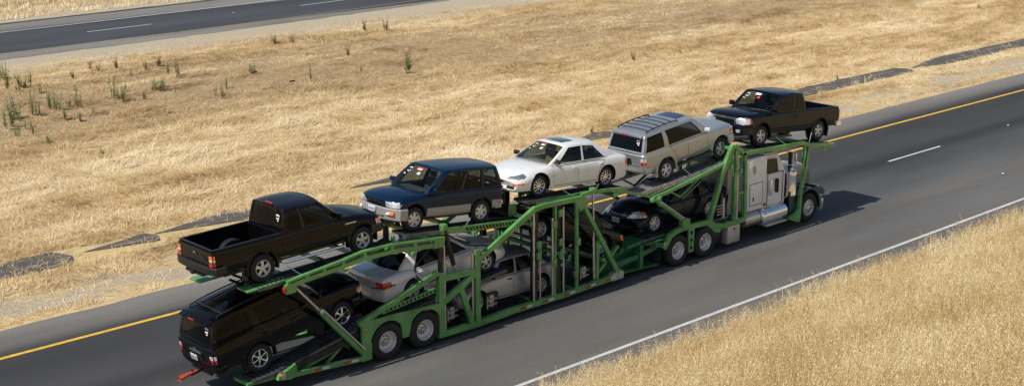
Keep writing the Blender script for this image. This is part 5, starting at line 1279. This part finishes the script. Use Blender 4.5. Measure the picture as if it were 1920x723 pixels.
def hoodm(bm, s):
    sec = []
    for x, w_, z0, z1 in ((40.96, .80, .95, 2.12), (41.6, .66, .95, 2.04), (42.5, .58, .95, 1.93), (42.85, .54, .95, 1.86), (42.96, .52, .98, 1.78)):
        pr = [(-w_, z0), (-w_, z1-.22), (-w_*.92, z1-.07), (-w_*.6, z1), (0, z1+.03), (w_*.6, z1), (w_*.92, z1-.07), (w_, z1-.22), (w_, z0)]
        sec.append([bm.verts.new((x, 5.04+y, z)) for y, z in pr])
    for a, b in zip(sec, sec[1:]):
        for k in range(8): bm.faces.new((a[k], a[k+1], b[k+1], b[k]))
    bm.faces.new(sec[-1]); bm.faces.new(sec[0][::-1])
part(tk, 'hood', hoodm, M['cabfender'], both=False)
part(tk, 'grille', lambda bm, s: (box(bm, (42.975, 5.04, 1.30), (.03, .86, .78), None, .01), [box(bm, (42.995, 4.66+.085*k, 1.30), (.02, .02, .74)) for k in range(10)]), M['chrome'], both=False)
def tfender(bm, s):
    y0, y1 = yy_(s, .10, .78); c0 = (42.02, .56)
    out = arc(c0[0], c0[1], .74, 186, -8, 22); inn = arc(c0[0], c0[1], .66, -8, 186, 22)
    plate(bm, out+inn, y0, y1)
    plate(bm, [(42.6, .98), (42.95, .86), (42.98, 1.02), (42.8, 1.18), (42.4, 1.30), (42.3, 1.2)], y0+.003, y1-.003)
part(tk, 'front_fender', tfender, M['cabfender'], angle=30)
part(tk, 'headlight', lambda bm, s: box(bm, (42.98, side_y(s, .55), 1.10), (.10, .30, .15), None, .03), M['clearlens'])
part(tk, 'bumper', lambda bm, s: box(bm, (43.02, 5.04, .50), (.10, 2.2, .38), None, .03), M['chrome'], both=False)
part(tk, 'mud_flap', lambda bm, s: box(bm, (42.83, side_y(s, .25), .55), (.03, .20, .55)), M['boxgrey'])
part(tk, 'fuel_tank', lambda bm, s: (lathe(bm, [(0, -.72), (.24, -.72), (.30, -.68), (.31, -.62), (.31, .60), (.30, .66), (.24, .70), (0, .70)], 32, 'X', (40.02, side_y(s, .32), .70)), [lathe(bm, [(.312, h_), (.322, h_+.005), (.322, h_+.05), (.312, h_+.055)], 32, 'X', (40.02, side_y(s, .32), .70)) for h_ in (-.45, .35)]), M['chrome'])
part(tk, 'small_tank', lambda bm, s: lathe(bm, [(0, -.42), (.20, -.42), (.27, -.36), (.27, .30), (.2, .34), (0, .34)], 32, 'X', (38.88, side_y(s, .32), .75)), M['steel'])
part(tk, 'step', lambda bm, s: box(bm, (40.0, side_y(s, .06), .42), (1.15, .22, .05), None, .01), M['boxgrey'])
part(tk, 'fender_panel', lambda bm, s: plate(bm, [(40.95, .5), (41.34, .4), (41.5, 1.2), (41.3, 1.5), (40.95, 1.3)], *yy_(s, .16, .22)), M['cabfender'])
part(tk, 'tool_box', lambda bm, s: box(bm, (37.70, side_y(s, .37), .49), (.66, .70, .60), None, .015), M['boxgrey'])
part(tk, 'box_latch', lambda bm, s: box(bm, (37.72, side_y(s, .012), .68), (.07, .02, .07), None, .005), M['plastic'])
part(tk, 'equipment_box', lambda bm, s: box(bm, (37.0, side_y(s, .45), .50), (.60, .5, .5), None, .015), M['plastic'])
def railclutter(bm, s):
    for k in range(4): box(bm, (37.15, side_y(s, .2), 1.25+.1*k), (.34, .03, .03))
    box(bm, (37.32, side_y(s, .2), 1.4), (.04, .04, .42)); box(bm, (37.30, side_y(s, .2), 1.45), (.10, .08, .7))
part(tk, 'valve_bank', railclutter, M['steel'], both=False)
for X in (34.82, 36.19):
    truck_wheel(tk, X, 3.72, .53); truck_wheel(tk, X, 4.05, .53, inner=True)
    truck_wheel(tk, X, 6.36, .53, sg=-1); truck_wheel(tk, X, 6.03, .53, sg=-1, inner=True)
truck_wheel(tk, 42.02, 3.82, .56, conv=True); truck_wheel(tk, 42.02, 6.26, .56, conv=True, sg=-1)
part(tk, 'axle', lambda bm, s: [tube(bm, (x, 4.0, .53), (x, 6.08, .53), .07) for x in (34.82, 36.19, 42.02)], M['darkmetal'], both=False)

# ------------------------------------------------------------------ weeds and litter
wm = grass_mat('weed_leaf', [(.0, (.16, .20, .07)), (.4, (.27, .31, .12)), (.7, (.40, .40, .18)), (1, (.48, .40, .22))], .4)
wm2 = grass_mat('weed_dry', [(.0, (.12, .085, .045)), (.5, (.22, .16, .08)), (1, (.34, .26, .14))], .3)
def weed_mesh(h, n, spread, seed, leaf=.09, m=None, tone=(0, .7)):
    g = np.random.default_rng(seed); V, F, T = [], [], []
    for s in range(n):
        a = g.random()*6.28; lean = g.random()*spread; hh = h*(.6+.4*g.random()); bx, by = g.normal(0, .05*h, 2)
        tip = np.array([bx+math.cos(a)*lean*hh, by+math.sin(a)*lean*hh, hh]); b0 = np.array([bx, by, 0])
        for k in range(2):
            d = np.array([.012, 0, 0]) if k else np.array([0, .012, 0]); i = len(V); V += [b0-d, b0+d, tip]; F.append((i, i+1, i+2)); T.append(.5)
        for k in range(int(hh*60)):
            t = .12+.88*g.random(); p = b0*(1-t)+tip*t; b = g.random()*6.28; L = leaf*(1.4-t)*(.6+.8*g.random()); el = .2+.7*g.random()
            d = np.array([math.cos(b)*math.cos(el), math.sin(b)*math.cos(el), math.sin(el)])*L; w_ = np.array([-math.sin(b), math.cos(b), 0])*L*.16
            i = len(V); V += [p, p+d*.5+w_, p+d, p+d*.5-w_]; F += [(i, i+1, i+2), (i, i+2, i+3)]; tt = tone[0]+(tone[1]-tone[0])*g.random(); T += [tt, tt]
    o = np_mesh('weed_proto', np.array(V), np.array(F), m or wm, np.array(T)); me = o.data; bpy.data.objects.remove(o); return me
protos = [weed_mesh(1, 5, .25, s) for s in range(3)] + [weed_mesh(1, 3, .15, 10+s) for s in range(2)] + [weed_mesh(1, 7, .45, 20+s, m=wm2, tone=(0, 1)) for s in range(3)]
spots = [(30.7, 44.8, 60), (31.7, 47.4, 40), (29.3, 38.9, 55), (31.9, 44.6, 35), (31.7, 43.1, 25), (30.7, 40.0, 45), (30.7, 39.2, 50), (28.5, 38.9, 50), (27.0, 36.7, 50), (27.9, 35.9, 30), (27.4, 37.0, 45), (31.4, 39.4, 35), (31.7, 39.2, 40), (30.5, 36.5, 25), (33.9, 39.6, 50), (33.9, 38.8, 40), (36.4, 40.0, 35), (36.5, 39.6, 30), (39.2, 42.6, 40), (39.0, 42.2, 30), (39.5, 38.3, 30), (42.4, 40.4, 30), (42.4, 40.0, 25), (43.6, 36.6, 38), (27.2, 32.7, 30), (27.7, 35.4, 25), (28.2, 30.0, 20)]
for _k in range(26):
    _b = random.choice(spots[:22]); spots.append((_b[0]+random.gauss(0, .8), _b[1]+random.gauss(0, 1.1), random.choice((16, 20, 24, 28, 34))))
dry = [(34.5, 45.1, 25), (36.5, 46.2, 20), (36.3, 46.7, 22), (37.6, 46.2, 30), (38.8, 45.2, 25), (39.7, 45.4, 30), (48.3, 46.9, 26), (49.3, 46.5, 26), (55.5, 47.6, 28), (56.7, 46.9, 32), (46.9, 36.6, 20), (49.6, 41.4, 25), (61.2, 29.8, 24)]
low = [(46.8, 19.2, 22), (95.4, 27.7, 20), (19.4, 17.5, 14), (65.7, 19.1, 16)]
f_ = 2743.0
def height(x, y, px):
    d = (Vector((x, y, 0))-Vector((0, -25.87, 14.75))).dot(fwd); return px*d/f_*1.1
def plant(name, me, x, y, h, label, group, wx=1.0):
    o = bpy.data.objects.new(name, me); COL.objects.link(o); o.location = (x, y, float(zter(x, y))-.02); o.scale = (h*wx, h*wx, h); o.rotation_euler = (0, 0, random.random()*6.28)
    tag(o, label, 'plant', group)
for k, (x, y, p) in enumerate(spots):
    big = p >= 45
    plant('weed', protos[k % 5], x, y, height(x, y, p), 'tall green weed standing high above the dry grass at the left of the median' if big else 'short thin green weed half sunk in the dry median grass', 'tall green weeds in the median' if big else 'short green weeds in the median', random.uniform(.8, 1.5))
for k, (x, y, p) in enumerate(dry): plant('dry_weed', protos[5+k % 3], x, y, height(x, y, p), 'small brown dried weed near the far gravel edge of the median', 'dried weeds in the median')
for k, (x, y, p) in enumerate(low): plant('low_bush', protos[k % 3], x, y, height(x, y, p)*.8, 'low spreading green bush at ground level beside the old drain', 'low green bushes by the drain', 1.6)
tree_me = weed_mesh(1, 1, .02, 77, leaf=.30, tone=(0, .35))
g_ = np.random.default_rng(5)
plant('sapling', weed_mesh(1, 3, .12, 78, leaf=.15, tone=(0.1, .6)), 48.8, 35.0, height(48.8, 35, 48), 'single tall dark green conifer-shaped sapling alone in the straw median', None)
for (x, y, lab) in ((61.7, 6.9, 'small white scrap of paper on the road beyond the lane dash'), (53.5, 59.6, 'small white scrap of paper on the far carriageway'), (53.3, 2.5, 'small pale scrap on the grey lane near the white edge line')):
    bm = bmesh.new(); bmesh.ops.create_icosphere(bm, subdivisions=2, radius=.055)
    for v in bm.verts: v.co = Vector((v.co.x*(1+.4*math.sin(9*v.co.y*10)), v.co.y*(.6+.3*math.cos(50*v.co.x)), (v.co.z+.1)*.45))
    o = finish('litter', bm, M['paper']); o.location = (x, y, float(.68 if y > 50 else .02)); tag(o, lab, 'litter')

# ------------------------------------------------------------------ tie-down chains, each from a car down to the deck it stands on
for par, segs in ((tr, [((19.9, 3.98, 3.30), (20.35, 3.80, 2.93)), ((24.8, 3.98, 3.45), (25.3, 3.88, 3.12)), ((26.1, 3.98, 3.32), (25.7, 3.88, 3.06)), ((29.7, 3.98, 3.50), (30.1, 3.84, 3.22)), ((31.3, 3.98, 3.35), (30.9, 3.84, 3.12))]),
                  (tk, [((35.3, 3.98, 3.12), (35.7, 3.86, 2.80)), ((40.1, 3.98, 3.45), (40.5, 3.80, 3.12)), ((42.2, 3.98, 3.25), (41.8, 3.80, 2.92))])):
    for a, b in segs:
        bm = bmesh.new(); path_tube(bm, [a, ((a[0]+b[0])/2, (a[1]+b[1])/2, (a[2]+b[2])/2-.02), b], .014, 6); finish('tie_chain', bm, M['steel'], par, shift=par.location)
